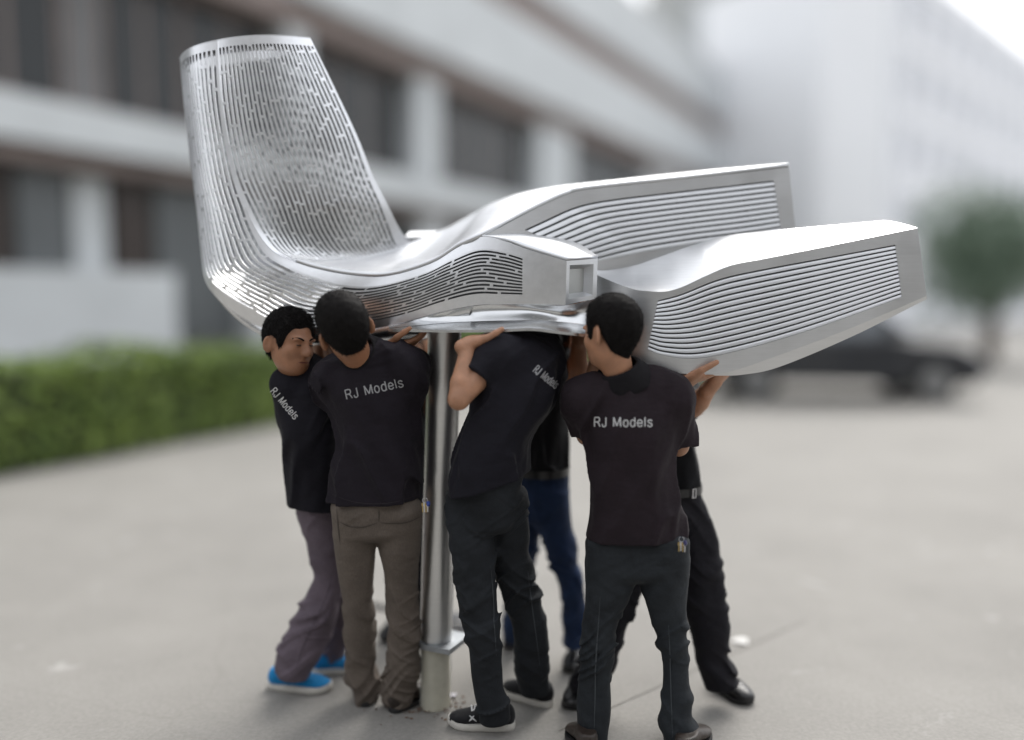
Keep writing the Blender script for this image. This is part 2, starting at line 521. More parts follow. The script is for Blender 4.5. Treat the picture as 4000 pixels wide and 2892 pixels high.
def bush(name, loc, rad, hgt, n, m, label, cat, trunk_h=0.0, seed=1, leaf=0.05, lobes=9):
    o = tag(empty(name, loc), label, cat)
    r_ = np.random.default_rng(seed)
    pts, nrm = [], []
    for k in range(lobes):
        a = r_.uniform(0, 2 * math.pi); q = r_.uniform(0, .6) * rad
        c = np.array([math.cos(a) * q, math.sin(a) * q, trunk_h + hgt * r_.uniform(.2, .75)])
        rr = rad * r_.uniform(.38, .6)
        d = r_.normal(0, 1, (n // lobes, 3)); d /= np.linalg.norm(d, axis=1)[:, None]
        rad_ = rr * r_.uniform(.55, 1.05, (n // lobes, 1)) ** .6
        pts.append(c + d * rad_ * np.array([1, 1, .82 * hgt / (2 * rad) + .3])); nrm.append(d + np.array([0, 0, .4]))
    leaf_mesh('crown', np.concatenate(pts), np.concatenate(nrm), leaf, m, o, seed)
    tk = MB().tube([(0, 0, 0), (.03, .02, (trunk_h + hgt * .3) * .5), (-.03, .03, trunk_h + hgt * .5)], [rad * .09, rad * .07, rad * .03], 9)
    for k in range(5):
        a = k * 1.3
        z = trunk_h + hgt * .1
        tk.tube([(0, 0, z * .8), (math.cos(a) * rad * .3, math.sin(a) * rad * .3, z + hgt * .3), (math.cos(a) * rad * .6, math.sin(a) * rad * .6, z + hgt * .5)], [rad * .04, rad * .028, rad * .01], 7)
    tk.build('trunk', M['bark'], o, True)
    return o

bush('tree', (11.6, 20.5, 0), 2.3, 3.3, 8500, M['leaf_dark'], 'full green tree behind the parked car', 'tree', 1.2, 11, .085, 26)
bush('tree', (13.6, 34, 0), 1.5, 2.4, 3500, M['leaf'], 'small light green tree before the white building', 'tree', .9, 23, .09, 8)
bush('bush', (2.75, 13.6, 0), .75, .85, 4200, M['leaf'], 'low green bush behind the man with the belt', 'bush', 0.0, 31, .05, 8)
bush('bush', (0.85, 12.2, 0), .8, .95, 4200, M['leaf'], 'low green bush behind the man in blue jeans', 'bush', 0.0, 37, .05, 8)

# dark parked car, side on
def car():
    c = tag(empty('parked_car', (5.2, 13.9, 0)), 'dark grey parked car in the yard behind the right wing', 'car')
    paint = mat('dark_car_paint', (0.035, 0.037, 0.042), 0.3, 0.3, coat=0.6)
    glass = mat('car_glass', (0.10, 0.115, 0.13), 0.12, 0.0, spec=0.8)
    rub = mat('tyre_rubber', (0.012, 0.012, 0.012), 0.8)
    alloy = mat('alloy_rim', (0.35, 0.36, 0.37), 0.35, 0.9)
    low = [(-2.05, .32), (-2.12, .62), (-2.02, .95), (-1.2, 1.02), (.75, 1.0), (1.75, .88), (2.12, .70), (2.16, .42), (2.0, .28)]
    roof = [(-1.95, .96), (-1.62, 1.42), (-1.1, 1.60), (-.2, 1.64), (.35, 1.56), (1.05, 1.02)]
    def prism(mb, poly, y0, y1, inset_top=0.0):
        n_ = len(poly)
        zmax = max(p[1] for p in poly); zmin = min(p[1] for p in poly)
        f = lambda z: inset_top * (z - zmin) / (zmax - zmin)
        v = [(x, y0 + f(z), z) for x, z in poly] + [(x, y1 - f(z), z) for x, z in poly]
        fs = [tuple(range(n_)), tuple(reversed(range(n_, 2 * n_)))] + [(i, n_ + i, n_ + (i + 1) % n_, (i + 1) % n_) for i in range(n_)]
        mb.add(v, fs)
    mb = MB(); prism(mb, low, -.86, .86, .05); prism(mb, roof, -.80, .80, .18)
    body = mb.build('body', paint, c, True, 30)
    bv = body.modifiers.new('bevel', 'BEVEL'); bv.width = .05; bv.segments = 3; bv.limit_method = 'ANGLE'
    for poly, nm in (([(-1.5, 1.02), (-1.3, 1.42), (-.95, 1.52), (-.42, 1.54), (-.42, 1.02)], 'side_window'), ([(-.34, 1.02), (-.34, 1.54), (-.1, 1.54), (.28, 1.46), (.86, 1.04)], 'side_window')):
        for s in (-1, 1):
            y = lambda z: s * (.80 - .18 * (z - .96) / .68 + .006)
            v = [(x, y(z), z) for x, z in poly]
            mk(nm, v, [tuple(range(len(v)))], glass, c, False)
    mk('windscreen', [(.44, -.60, 1.52), (.44, .60, 1.52), (1.10, .72, 1.03), (1.10, -.72, 1.03)], [(0, 3, 2, 1)], glass, c, False)
    for x in (-1.32, 1.38):
        for s in (-1, 1):
            w = MB()
            ring = [(math.cos(a) * .33, math.sin(a) * .33) for a in np.linspace(0, 2 * math.pi, 25)[:-1]]
            v = [(x + p, s * .87, .33 + q) for p, q in ring] + [(x + p, s * .66, .33 + q) for p, q in ring]
            w.add(v, [(i, (i + 1) % 24, 24 + (i + 1) % 24, 24 + i) for i in range(24)] + [tuple(range(24)), tuple(range(24, 48))])
            ty = w.build('wheel', rub, c)
            w = MB()
            v = [(x + p * .62, s * .876, .33 + q * .62) for p, q in ring] + [(x + p * .2, s * .886, .33 + q * .2) for p, q in ring]
            w.add(v, [(i, (i + 1) % 24, 24 + (i + 1) % 24, 24 + i) for i in range(24)] + [tuple(range(24, 48))])
            w.build('rim', alloy, ty)
    for s in (-1, 1):
        MB().box(2.02, 2.15, s * .6 - .17, s * .6 + .17, .60, .74).build('headlight', mat('headlight_glass', (.5, .52, .55), .15), c)
        MB().box(-2.12, -2.03, s * .62 - .13, s * .62 + .13, .68, .86).build('tail_light', mat('red_lens', (.25, .01, .01), .2), c)
        MB().box(.62, .80, s * .88 - .07, s * .88 + .07, 1.02, 1.15).build('mirror', paint, c)
        for x in (-.5, .35): MB().box(x - .1, x + .1, s * .865 - .012, s * .865 + .012, .86, .89).build('door_handle', paint, c)
    c.rotation_euler.z = R(-4)
car()

# unseen block added behind the camera to give the sculpture's sides a darker reflection
wk = tag(empty('workshop_building', (0, -10, 0)), 'grey workshop building across the yard, mirrored in the metal sides', 'building')
part_box('wall', mat('workshop_render', (0.20, 0.20, 0.195), .9, 0, .15, .4), wk, -34, 34, -18, -10, 0, 8.5)
part_box('roof_edge', M['trim'], wk, -34.3, 34.3, -18.2, -9.7, 8.5, 8.9)
for fl in range(2):
    for k in range(14):
        x = -32 + k * 4.7
        wd = part_box('window', M['dark_glass'], wk, x, x + 2.8, -10.05, -9.97, 1.2 + fl * 3.9, 3.2 + fl * 3.9)
        part_box('sill', M['wall_dim'], wk, x - .1, x + 2.9, -10.0, -9.85, 1.05 + fl * 3.9, 1.19 + fl * 3.9)

# ------------------------------------------------------------------ the aluminium sculpture
_W = W
def W(px, py, Y):                     # the sculpture is a little shallower than first laid out
    return _W(px, py, 3.2 + (Y - 3.2) * 0.62)
SC0 = W(1690, 2490, 3.42)
sc = tag(empty('metal_sculpture', (SC0[0], SC0[1], 0.0)), 'large brushed aluminium sculpture with slatted tower and wings on a steel pole', 'sculpture')
INV = Matrix.Translation((-SC0[0], -SC0[1], 0))
def own(o, parent=None):
    if parent is None:
        o.parent = sc; o.matrix_parent_inverse = INV
    else:
        o.parent = parent; o.matrix_parent_inverse = Matrix()
    return o

A_ = WC([(705, 226, 3.74), (718, 380, 3.73), (735, 540, 3.72), (753, 690, 3.70), (770, 820, 3.68), (784, 960, 3.65), (800, 1085, 3.62), (845, 1157, 3.58), (940, 1235, 3.54), (1060, 1290, 3.50), (1230, 1305, 3.46), (1400, 1292, 3.40), (1560, 1262, 3.34), (1710, 1222, 3.28), (1850, 1194, 3.22), (1960, 1189, 3.19), (2060, 1189, 3.165), (2209, 1192, 3.12)])
B_ = WC([(850, 161, 3.53), (862, 380, 3.51), (885, 545, 3.50), (917, 690, 3.48), (960, 810, 3.46), (1010, 915, 3.44), (1075, 990, 3.42), (1180, 1035, 3.40), (1275, 1060, 3.38), (1370, 1076, 3.36), (1480, 1083, 3.34), (1580, 1066, 3.32), (1700, 1024, 3.30), (1790, 968, 3.28), (1880, 927, 3.25), (1976, 944, 3.21), (2060, 974, 3.175), (2214, 1020, 3.12)])
BR = np.concatenate([B_[:15], WC([(2029, 849, 3.38), (2135, 796, 3.45), (2214, 762, 3.49), (2300, 741, 3.52), (2700, 698, 3.60), (3082, 653, 3.66)])])
C_ = WC([(1213, 153, 3.64), (1325, 385, 3.67), (1397, 540, 3.69), (1460, 695, 3.71), (1512, 800, 3.73), (1555, 885, 3.76), (1590, 940, 3.80), (1630, 948, 3.84), (1680, 930, 3.86), (1720, 912, 3.87), (1759, 896, 3.87), (1810, 868, 3.87), (1870, 835, 3.86), (1923, 806, 3.84), (2003, 776, 3.80), (2080, 757, 3.80), (2161, 743, 3.80), (2240, 733, 3.80), (2330, 724, 3.81), (2720, 683, 3.85), (3080, 651.5, 3.90)])

def lerpn(x, xs, ys): return np.interp(x, xs, ys)

def lattice(E0, E1, s, v0, v1, lanes, barfrac, bulge, slot_from, slot_to, seg, gap, seed, name, wave=.012):
    """perforated sheet between two edge curves: long slots following the curves, broken by small bridges"""
    r_ = np.random.default_rng(seed)
    e0, e1 = cr(E0, s), cr(E1, s)
    nv = [0.0]
    lam = []
    for k in range(lanes):
        lam += [k / lanes, (k + barfrac) / lanes]
    lam = lam + [1.0]
    lam = np.array(lam)
    vv = v0(s)[:, None] + (v1(s) - v0(s))[:, None] * lam[None]
    vv = vv + wave * np.sin(s[:, None] * 1.9 + vv * 5) * np.sin(np.clip(vv, 0, 1) * math.pi)      # the slots meander a little
    vv = np.concatenate([np.zeros((len(s), 1)), vv, np.ones((len(s), 1))], 1)
    P = e0[:, None] * (1 - vv[..., None]) + e1[:, None] * vv[..., None]
    P = P + bulge(s)[:, None, :] * (4 * vv * (1 - vv))[..., None]
    nu = len(s)
    mask = np.ones((nu - 1, vv.shape[1] - 1), bool)
    sm = .5 * (s[:-1] + s[1:])
    # arc length along the middle, so that slots have real lengths
    mid = P[:, P.shape[1] // 2]
    L = np.concatenate([[0], np.cumsum(np.linalg.norm(np.diff(mid, axis=0), axis=1))])
    Lm = .5 * (L[:-1] + L[1:])
    for k in range(lanes):
        col = 1 + 2 * k + 1
        pos = r_.uniform(0, seg)
        open_ = (sm > slot_from(k / lanes)) & (sm < slot_to(k / lanes))
        br = np.zeros(nu - 1, bool)
        while pos < L[-1]:
            br |= np.abs(Lm - pos) < gap / 2
            pos += seg * r_.uniform(.55, 1.5)
        mask[:, col] = ~(open_ & ~br)
    return MB().grid(P, mask)

zero = lambda s: np.zeros((len(s), 3))
# side face: left flank of the tower, sweeping round into the front of the body
sS = np.linspace(0, 17, 560)
side_v0 = lambda s: lerpn(s, [0, 4, 7, 9, 13, 17], [.0, .0, .08, .15, .17, .17])
side_v1 = lambda s: lerpn(s, [0, 4, 6, 8, 10, 13, 17], [.96, .95, .90, .80, .86, .84, .82])
side_bulge = lambda s: lerpn(s, [0, 3, 7, 12, 17], [.035, .035, .05, .02, 0])[:, None] * np.array([[-.45, -.85, -.1]])
o = lattice(B_, A_, sS, side_v0, side_v1, 12, .46, side_bulge, lambda l: .14, lambda l: 15.85, .17, .011, 4, 'side').build('perforated_side', M['metal_cut'], None, False)
own(solidify(o, 0.006, 0.0))
# front face of the tower, curving forward into the seat
sI = np.linspace(0, 6.75, 420)
fr_v0 = lambda s: lerpn(s, [0, 3, 5, 7], [.0, .0, .025, .05])
fr_v1 = lambda s: lerpn(s, [0, 2, 4, 5.5, 7], [.985, .97, .95, .92, .90])
def fr_bulge(s): return lerpn(s, [0, 2, 4, 5, 6, 7], [.05, .045, .03, .01, .0, -.008])[:, None] * np.array([[.15, -1.0, 0.0]]) + lerpn(s, [4, 5.5, 6.5, 7], [0, -.03, -.035, -.03])[:, None] * np.array([[0, 0.0, 1.0]])
o = lattice(BR, C_, sI, fr_v0, fr_v1, 26, .46, fr_bulge, lambda l: .13, lambda l: 6.55 - .45 * abs(l - .5), .15, .009, 9, 'front').build('perforated_front', M['metal_cut'], None, False)
own(solidify(o, 0.006, 0.0))
# solid top sheet: seat and the top of the far wing, one continuous ribbon
sT = np.linspace(6.75, 20, 200)
e0, e1 = cr(BR, sT), cr(C_, sT)
vv = np.linspace(0, 1, 13)
tb = lerpn(sT, [6.75, 7, 9, 11, 14, 20], [-.031, -.03, -.03, -.02, .0, .0])
P = e0[:, None] * (1 - vv[None, :, None]) + e1[:, None] * vv[None, :, None]
P[..., 2] += tb[:, None] * 4 * (vv * (1 - vv))[None]
top = own(solidify(MB().grid(P).build('top_sheet', M['metal'], None, True, 60), 0.014, -1.0))
# back of the tower, its slots leaning the other way
D_ = WC([(950, 200, 4.00), (985, 385, 4.04), (1020, 540, 4.07), (1060, 690, 4.09), (1100, 820, 4.10), (1150, 930, 4.10), (1210, 1010, 4.08)])
sB = np.linspace(0, 6, 300)
c_, d_, a_ = cr(C_[:7], sB), cr(D_, sB), cr(A_[:7], sB)
K_ = 2 * d_ - .5 * (c_ + a_)
LN = 36
lam = np.concatenate([[k / LN, (k + .32) / LN] for k in range(-24, LN + 1)])
vv = lam[None] + .10 * sB[:, None]
cl = np.clip(vv, 0, 1)
P = c_[:, None] * ((1 - cl) ** 2)[..., None] + K_[:, None] * (2 * cl * (1 - cl))[..., None] + a_[:, None] * (cl ** 2)[..., None]
mask = np.zeros((len(sB) - 1, len(lam) - 1), bool)
r_ = np.random.default_rng(12)
for j in range(len(lam) - 1):
    solid = (j % 2 == 0)
    br = np.zeros(len(sB) - 1, bool)
    if not solid:
        p_ = r_.uniform(0, .8)
        while p_ < 6:
            br |= np.abs(.5 * (sB[:-1] + sB[1:]) - p_) < .04
            p_ += r_.uniform(.4, 1.2)
        br |= sB[:-1] < .2
        br |= sB[:-1] > 5.6
    w_ = (cl[:-1, j + 1] - cl[:-1, j]) + (cl[1:, j + 1] - cl[1:, j])
    mask[:, j] = (solid | br) & (w_ > 1e-5)
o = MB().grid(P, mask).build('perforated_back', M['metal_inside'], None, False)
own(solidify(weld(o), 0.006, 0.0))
# rolled rim round the tower top
rim = np.concatenate([cr(np.array([A_[0], A_[0] * .5 + B_[0] * .5 + side_bulge(np.array([0.]))[0], B_[0]]), np.linspace(0, 2, 20)), (B_[0] * .5 + C_[0] * .5 + fr_bulge(np.array([0.]))[0])[None], C_[0][None], D_[0][None]])
vs = np.linspace(0, 1, 30)[:, None]
fr = B_[0] * (1 - vs) + C_[0] * vs + fr_bulge(np.array([0.]))[0] * 4 * vs * (1 - vs)
sdl = A_[0] * (1 - vs) + B_[0] * vs + side_bulge(np.array([0.]))[0] * 4 * vs * (1 - vs)
bkc = C_[0] * (1 - vs) ** 2 + K_[0] * 2 * vs * (1 - vs) + A_[0] * vs ** 2
loop = np.concatenate([sdl[:-1], fr[:-1], bkc[:-1]])
cen = loop.mean(0)
inn = loop + (cen - loop) * .12
ringm = MB().grid(np.stack([loop, loop + np.array([0, 0, .006]), inn + np.array([0, 0, .006]), inn, inn - np.array([0, 0, .05])], 1), close_u=True)
own(ringm.build('rim', M['metal'], None, True, 40))
# hull under the body
H_ = WC([(800, 1086, 3.625), (845, 1160, 3.59), (945, 1250, 3.64), (1075, 1318, 3.63), (1240, 1348, 3.6), (1420, 1349, 3.56), (1600, 1340, 3.5), (1740, 1310, 3.45), (1850, 1280, 3.42)])
sH = np.linspace(0, 8, 90)
a_, h_ = cr(A_[6:15], sH), cr(H_, sH)
j_ = h_ + np.array([.05, .36, 0.03])
q_ = cr(C_[6:15], sH)
vv = np.linspace(0, 1, 7)
hb = np.array([-.02, -.035, -.012])
P1_ = a_[:, None] * (1 - vv[None, :, None]) + h_[:, None] * vv[None, :, None] + hb * (lerpn(sH, [0, 1.2, 3], [0, .1, 1])[:, None] * 4 * (vv * (1 - vv))[None])[..., None]
P2_ = h_[:, None] * (1 - vv[None, 1:, None]) + j_[:, None] * vv[None, 1:, None]
P3_ = j_[:, None] * (1 - vv[None, 1:, None]) + q_[:, None] * vv[None, 1:, None]
own(MB().grid(np.concatenate([P1_, P2_, P3_], 1)).build('hull', M['metal_smooth'], None, True, 50))
# painted shade: dark sheet just behind the body's slots, so that they read as openings into the hollow body
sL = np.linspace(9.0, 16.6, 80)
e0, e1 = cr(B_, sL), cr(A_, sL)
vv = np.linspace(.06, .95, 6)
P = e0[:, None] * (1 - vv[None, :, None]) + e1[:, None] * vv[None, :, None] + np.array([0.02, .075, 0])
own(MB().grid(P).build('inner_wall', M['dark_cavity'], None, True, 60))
# front arm: top plane and the end with its recessed panel
k_ = WC([(1880, 925, 3.30), (2075, 927, 3.36), (2240, 955, 3.37), (2335, 1010, 3.25)])
k_ = cr(k_, np.linspace(0, 3, 40)); b_ = cr(B_[14:18], np.linspace(0, 3, 40))
vv = np.linspace(0, 1, 5)
own(solidify(MB().grid(b_[:, None] * (1 - vv[None, :, None]) + k_[:, None] * vv[None, :, None]).build('arm_top', M['metal'], None, True, 30), .01, -1.0))
q = WC([(2214, 1020, 3.12), (2335, 1010, 3.25), (2330, 1166, 3.25), (2209, 1192, 3.12)])
qn = np.cross(q[1] - q[0], q[3] - q[0]); qn /= np.linalg.norm(qn)
if qn[1] > 0: qn = -qn
def inset(f): 
    c = q.mean(0); return q + (c - q) * f
def bil(u, v): return q[0] * (1 - u) * (1 - v) + q[1] * u * (1 - v) + q[2] * u * v + q[3] * (1 - u) * v
i1 = np.array([bil(.10, .10), bil(.87, .13), bil(.87, .90), bil(.09, .88)])
i2 = np.array([bil(.17, .20), bil(.74, .22), bil(.74, .80), bil(.16, .78)]) - qn * .035
mb = MB()
v = np.concatenate([q, i1, i2])
mb.add(v, [(i, (i + 1) % 4, 4 + (i + 1) % 4, 4 + i) for i in range(4)] + [(4 + i, 4 + (i + 1) % 4, 8 + (i + 1) % 4, 8 + i) for i in range(4)])
arm_end = own(mb.build('arm_end', M['metal'], None, False))
own(MB().add(i2 + qn * .0005, [(0, 1, 2, 3)]).build('recessed_panel', mat('panel_metal', (.50, .51, .50), .5, .9, .06, 6), None), arm_end)
own(MB().add([q[1], k_[26], k_[26] - np.array([0, 0, .16]), q[2]], [(0, 1, 2, 3)]).build('arm_back', M['metal'], None))
own(MB().add([q[3], q[2], W(2250, 1172, 3.40), A_[15] + np.array([0, .12, 0])], [(0, 1, 2, 3)]).build('arm_bottom', M['metal_smooth'], None))

# ---- wings with louvred faces
def louvre_wing(outer_top, outer_bot, win_top, win_bot, Yf, nsl, depth, nose=None):
    """front face with a window of slats; curves in pixels, Yf gives the face's distance"""
    wpt = lambda pts: np.array([W(x, y, Yf(x)) for x, y in pts])
    m, mm = 60, 14
    ot, ob = even(outer_top, m), even(outer_bot, m)
    wt, wbt = even(win_top, m), even(win_bot, m)
    def sidepts(a, b, n): return np.array([a + (b - a) * k / (n - 1) for k in range(n)])
    o_r, o_l = sidepts(ot[-1], ob[-1], mm), sidepts(ob[0], ot[0], mm)
    w_r, w_l = sidepts(wt[-1], wbt[-1], mm), sidepts(wbt[0], wt[0], mm)
    O_ = np.concatenate([ot[:-1], o_r[:-1], ob[::-1][:-1], o_l[:-1]])
    I_ = np.concatenate([wt[:-1], w_r[:-1], wbt[::-1][:-1], w_l[:-1]])
    nn = 5
    P = np.stack([wpt(O_ + (I_ - O_) * k / (nn - 1)) for k in range(nn)], 1)
    dv = np.array([0, depth, 0])
    P = np.concatenate([P, P[:, -1:] + dv], 1)
    mb = MB().grid(P, close_u=True)
    if nose is not None:                                 # rounded nose, one surface with the face
        sn = np.linspace(0, 1, 28); k_ = np.linspace(0, 1, mm)
        a = cr(np.array(nose[0] + [outer_top[0], outer_top[1]], float), sn * len(nose[0])); b = cr(np.array(nose[1] + [outer_bot[0], outer_bot[1]], float), sn * len(nose[1]))
        a[-1] = ot[0]; b[-1] = ob[0]
        mb.grid(np.array([wpt(a[i] + (b[i] - a[i]) * k_[:, None]) for i in range(len(sn))]))
    face = mb.build('wing_face', M['metal'], None, False)
    weld(face)
    face.data.polygons.foreach_set('use_smooth', [True] * len(face.data.polygons)); face.data.set_sharp_from_angle(angle=R(40))
    own(face)
    n = 70
    T = wpt(even(win_top, n)); Bt = wpt(even(win_bot, n))
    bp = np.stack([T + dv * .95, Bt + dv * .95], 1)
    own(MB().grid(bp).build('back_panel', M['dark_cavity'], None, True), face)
    pitch = 1.0 / nsl
    for k in range(nsl):
        va, vb = k * pitch + .17 * pitch, (k + 1) * pitch - .03 * pitch
        L = lambda v: T * (1 - v) + Bt * v
        prof = [L(va) + dv * .90, L(va + .02 * pitch) + dv * .20, L(va + .12 * pitch) + dv * .10, L(va + .25 * pitch) + dv * .06, L(va + .60 * pitch) + dv * .02, L(vb - .04 * pitch) + dv * .0, L(vb) + dv * .05, L(vb) + dv * .8]
        own(MB().grid(np.stack(prof, 1)).build('slat', M['metal'], None, True, 50), face)
    return face

# near wing
_yk = cr(np.array([(2280, 3.46), (2340, 3.345), (2400, 3.255), (2460, 3.19), (2520, 3.15), (2580, 3.125), (2640, 3.11), (2700, 3.104), (3000, 3.10), (3300, 3.12), (3640, 3.15)]), np.linspace(0, 10, 200))
yN = lambda x: float(np.interp(x, _yk[:, 0], _yk[:, 1]))
N1 = [(2497, 1135), (2590, 1140), (2663, 1122), (2762, 1076), (2861, 1036), (2993, 1010), (3290, 951), (3585, 891)]
NB = [(2500, 1412), (2600, 1450), (2690, 1462), (2790, 1462), (2880, 1444), (3010, 1400), (3310, 1288), (3620, 1157)]
louvre_wing(N1, NB, [(2570, 1175), (2663, 1149), (2795, 1096), (2927, 1063), (3220, 1008), (3497, 957)], [(2530, 1367), (2597, 1390), (2729, 1400), (2927, 1360), (3191, 1281), (3522, 1162)], yN, 13, .030, ([(2300, 1062), (2355, 1085), (2412, 1109)], [(2300, 1290), (2360, 1335), (2420, 1375)]))
nn1 = [(2300, 1062), (2355, 1085), (2412, 1109)] + N1
nnb = [(2300, 1290), (2360, 1335), (2420, 1375)] + NB
nn2 = [(2300, 1050, 3.5), (2350, 1058, 3.5), (2410, 1052, 3.5), (2480, 1038, 3.47), (2570, 1007, 3.45), (2650, 978, 3.43), (2740, 948, 3.42), (2830, 922, 3.41), (2960, 905, 3.41), (3225, 882, 3.42), (3456, 861, 3.43)]
ss = np.linspace(0, 10, 120)
n1 = cr(np.array([W(x, y, yN(x)) for x, y in nn1]), ss)
nb_ = cr(np.array([W(x, y, yN(x)) for x, y in nnb]), ss)
n2 = cr(WC(nn2), ss)
vv = np.linspace(0, 1, 9)
P = n1[:, None] * (1 - vv[None, :, None]) + n2[:, None] * vv[None, :, None]
P[..., 2] += (lerpn(ss, [0, 3, 6, 10], [-.02, -.02, .012, .004])[:, None] * 4 * (vv * (1 - vv))[None])
own(MB().grid(P).build('wing_top', M['metal'], None, True, 60))
# lower chamfer and underside
ch = cr(np.array([W(x, y, yN(x) + .03) for x, y in [(2300, 1292), (2360, 1337), (2420, 1378), (2500, 1416), (2600, 1454), (2690, 1466), (2800, 1468), (2905, 1464), (3050, 1432), (3335, 1312), (3621, 1169)]]), ss)
n3 = n2.copy(); n3[:, 2] = ch[:, 2] + .02
P = np.stack([nb_, ch, ch * .5 + n3 * .5, n3, n3 * .5 + n2 * .5, n2], 1)
own(MB().grid(P).build('wing_underside', M['metal'], None, True, 30))
# wing tip cap
e = 119
own(MB().add([n1[e], n2[e], n3[e], ch[e], nb_[e]], [(0, 1, 2, 3, 4)]).build('wing_tip', M['metal'], None))

# far wing
_yq = cr(np.array([(1870, 3.24), (2029, 3.38), (2135, 3.45), (2214, 3.49), (2300, 3.52), (2700, 3.60), (3120, 3.66)]), np.linspace(0, 6, 150))
yF = lambda x: float(np.interp(x, _yq[:, 0], _yq[:, 1]))
F1 = [(1880, 927), (2029, 849), (2135, 796), (2214, 762), (2300, 741), (2700, 698), (3082, 653)]
FB = [(1960, 1040), (2120, 1085), (2300, 1085), (2450, 1068), (2600, 1040), (2900, 985), (3113, 945)]
louvre_wing(F1, FB, [(2050, 898), (2135, 859), (2214, 822), (2293, 797), (2399, 779), (2597, 755), (3022, 706)], [(2335, 1026), (2530, 983), (2729, 950), (2927, 925), (3052, 905)], yF, 10, .030)
fs = np.linspace(0, 6, 60)
f1 = cr(np.array([W(x, y, yF(x)) for x, y in F1]), fs)
fb = cr(np.array([W(x, y, yF(x)) for x, y in FB]), fs)
c2_ = cr(C_[14:], fs)
c3_ = c2_.copy(); c3_[:, 2] = fb[:, 2]
own(MB().grid(np.stack([fb, c3_, c2_], 1)).build('wing_underside', M['metal'], None, True, 30))
own(MB().add([f1[-1], c2_[-1], c3_[-1], fb[-1]], [(0, 1, 2, 3)]).build('wing_tip', M['metal'], None))
# rear arm, only its end showing behind the seat
ra = WC([(1583, 925, 3.98), (1600, 905, 4.05), (1770, 903, 4.05), (1790, 925, 3.98), (1583, 990, 3.98), (1605, 985, 4.05), (1770, 985, 4.05), (1790, 990, 3.98)])
rb = ra + np.array([0, .3, 0.02])
mb = MB().add(np.concatenate([ra[[0, 1, 2, 3]], ra[[4, 5, 6, 7]]]), [(0, 1, 5, 4), (1, 2, 6, 5), (2, 3, 7, 6), (0, 3, 2, 1)])
own(mb.build('rear_arm', M['metal'], None))

# ---- plate under the body, with a knife edge, and the glossy neck between plate and body
E0 = cr(WC([(1517, 1286, 3.17), (1660, 1288, 3.12), (1800, 1289, 3.05), (1950, 1287, 3.02), (2077, 1282, 2.98), (2180, 1294, 3.0), (2290, 1307, 3.05), (2420, 1330, 3.25)]), np.linspace(0, 7, 70))
E1 = cr(WC([(1518, 1284, 3.18), (1640, 1273, 3.22), (1770, 1262, 3.20), (1920, 1256, 3.15), (2085, 1252, 3.10), (2180, 1258, 3.13), (2290, 1271, 3.2), (2420, 1290, 3.4)]), np.linspace(0, 7, 70))
E2 = E1 + np.array([0, .16, .004])
Eb = E0 - np.array([0, 0, .010])
Eb2 = E2 - np.array([0, -.1, .03])
own(MB().grid(np.stack([Eb2, Eb, E0, E1, E2], 1)).build('base_plate', M['metal_smooth'], None, True, 25))
G0 = cr(WC([(1517, 1276, 3.36), (1640, 1246, 3.30), (1738, 1220, 3.26), (1880, 1193, 3.23), (2040, 1190, 3.18), (2209, 1194, 3.14), (2330, 1170, 3.27), (2420, 1185, 3.42)]), np.linspace(0, 7, 70))
vv = np.linspace(0, 1, 12)
P = G0[:, None] * (1 - vv[None, :, None]) + (E1 + np.array([0, .014, .002]))[:, None] * vv[None, :, None]
amt = lerpn(np.linspace(0, 7, 70), [0, 2, 4, 7], [0, .5, 1, 1])[:, None]
P[..., 1] += .018 * np.sin(vv * math.pi)[None] * amt
own(MB().grid(P).build('neck', M['metal_smooth'], None, True, 60))
# ---- pole and its base plate
pt, pb = W(1738, 1290, 3.42), W(1703, 2492, 3.42)
own(MB().tube([pt + (pb - pt) * k / 12 for k in range(13)], 0.066, 40).build('pole', M['pole'], None, True, 40))
pc = pb.copy()
def diamond(mb, c, r, z0, z1, rot):
    v = []
    for z in (z0, z1):
        for k in range(4):
            a = rot + k * math.pi / 2
            v.append((c[0] + r * math.cos(a), c[1] + r * math.sin(a), z))
    mb.hexa(v); return mb
own(diamond(MB(), pc + np.array([.02, 0, 0]), .125, pc[2] - .022, pc[2] - .001, .35).build('pole_flange', M['galv'], None))

# post the pole stands on, wrapped in clear film
po = Vector((pc[0] - .005, pc[1], 0))
post = tag(empty('support_post', po), 'short pale yellowish post wrapped in film under the steel pole', 'post')
rr = [(.062, 0), (.060, .02), (.058, pc[2] - .05), (.060, pc[2] - .0235)]
n_ = 28
mb = MB()
P = np.array([[(r * math.cos(a) * (1 + .02 * math.sin(5 * a + z * 30)), r * math.sin(a), z) for r, z in rr] for a in np.linspace(0, 2 * math.pi, n_, endpoint=False)])
mb.grid(P, close_u=True)
mb.build('concrete_core', mat('yellowish_concrete', (0.45, 0.42, 0.32), .7, 0, .15, 14, .2, 40), post, True)
film = bpy.data.materials.new('clear_film'); film.use_nodes = True
fb_ = film.node_tree.nodes['Principled BSDF']
fb_.inputs['Base Color'].default_value = (.85, .86, .82, 1); fb_.inputs['Roughness'].default_value = .12; fb_.inputs['Alpha'].default_value = .22
r_ = np.random.default_rng(5)
P = np.array([[(np.cos(a) * (.0665 + .004 * math.sin(7 * a + 9 * z) + r_.uniform(-.0015, .0015)), np.sin(a) * (.0665 + .004 * math.sin(7 * a + 9 * z)), z) for z in np.linspace(.005, pc[2] - .026, 16)] for a in np.linspace(0, 2 * math.pi, 40, endpoint=False)])
MB().grid(P, close_u=True).build('plastic_film', film, post, True)

W = _W

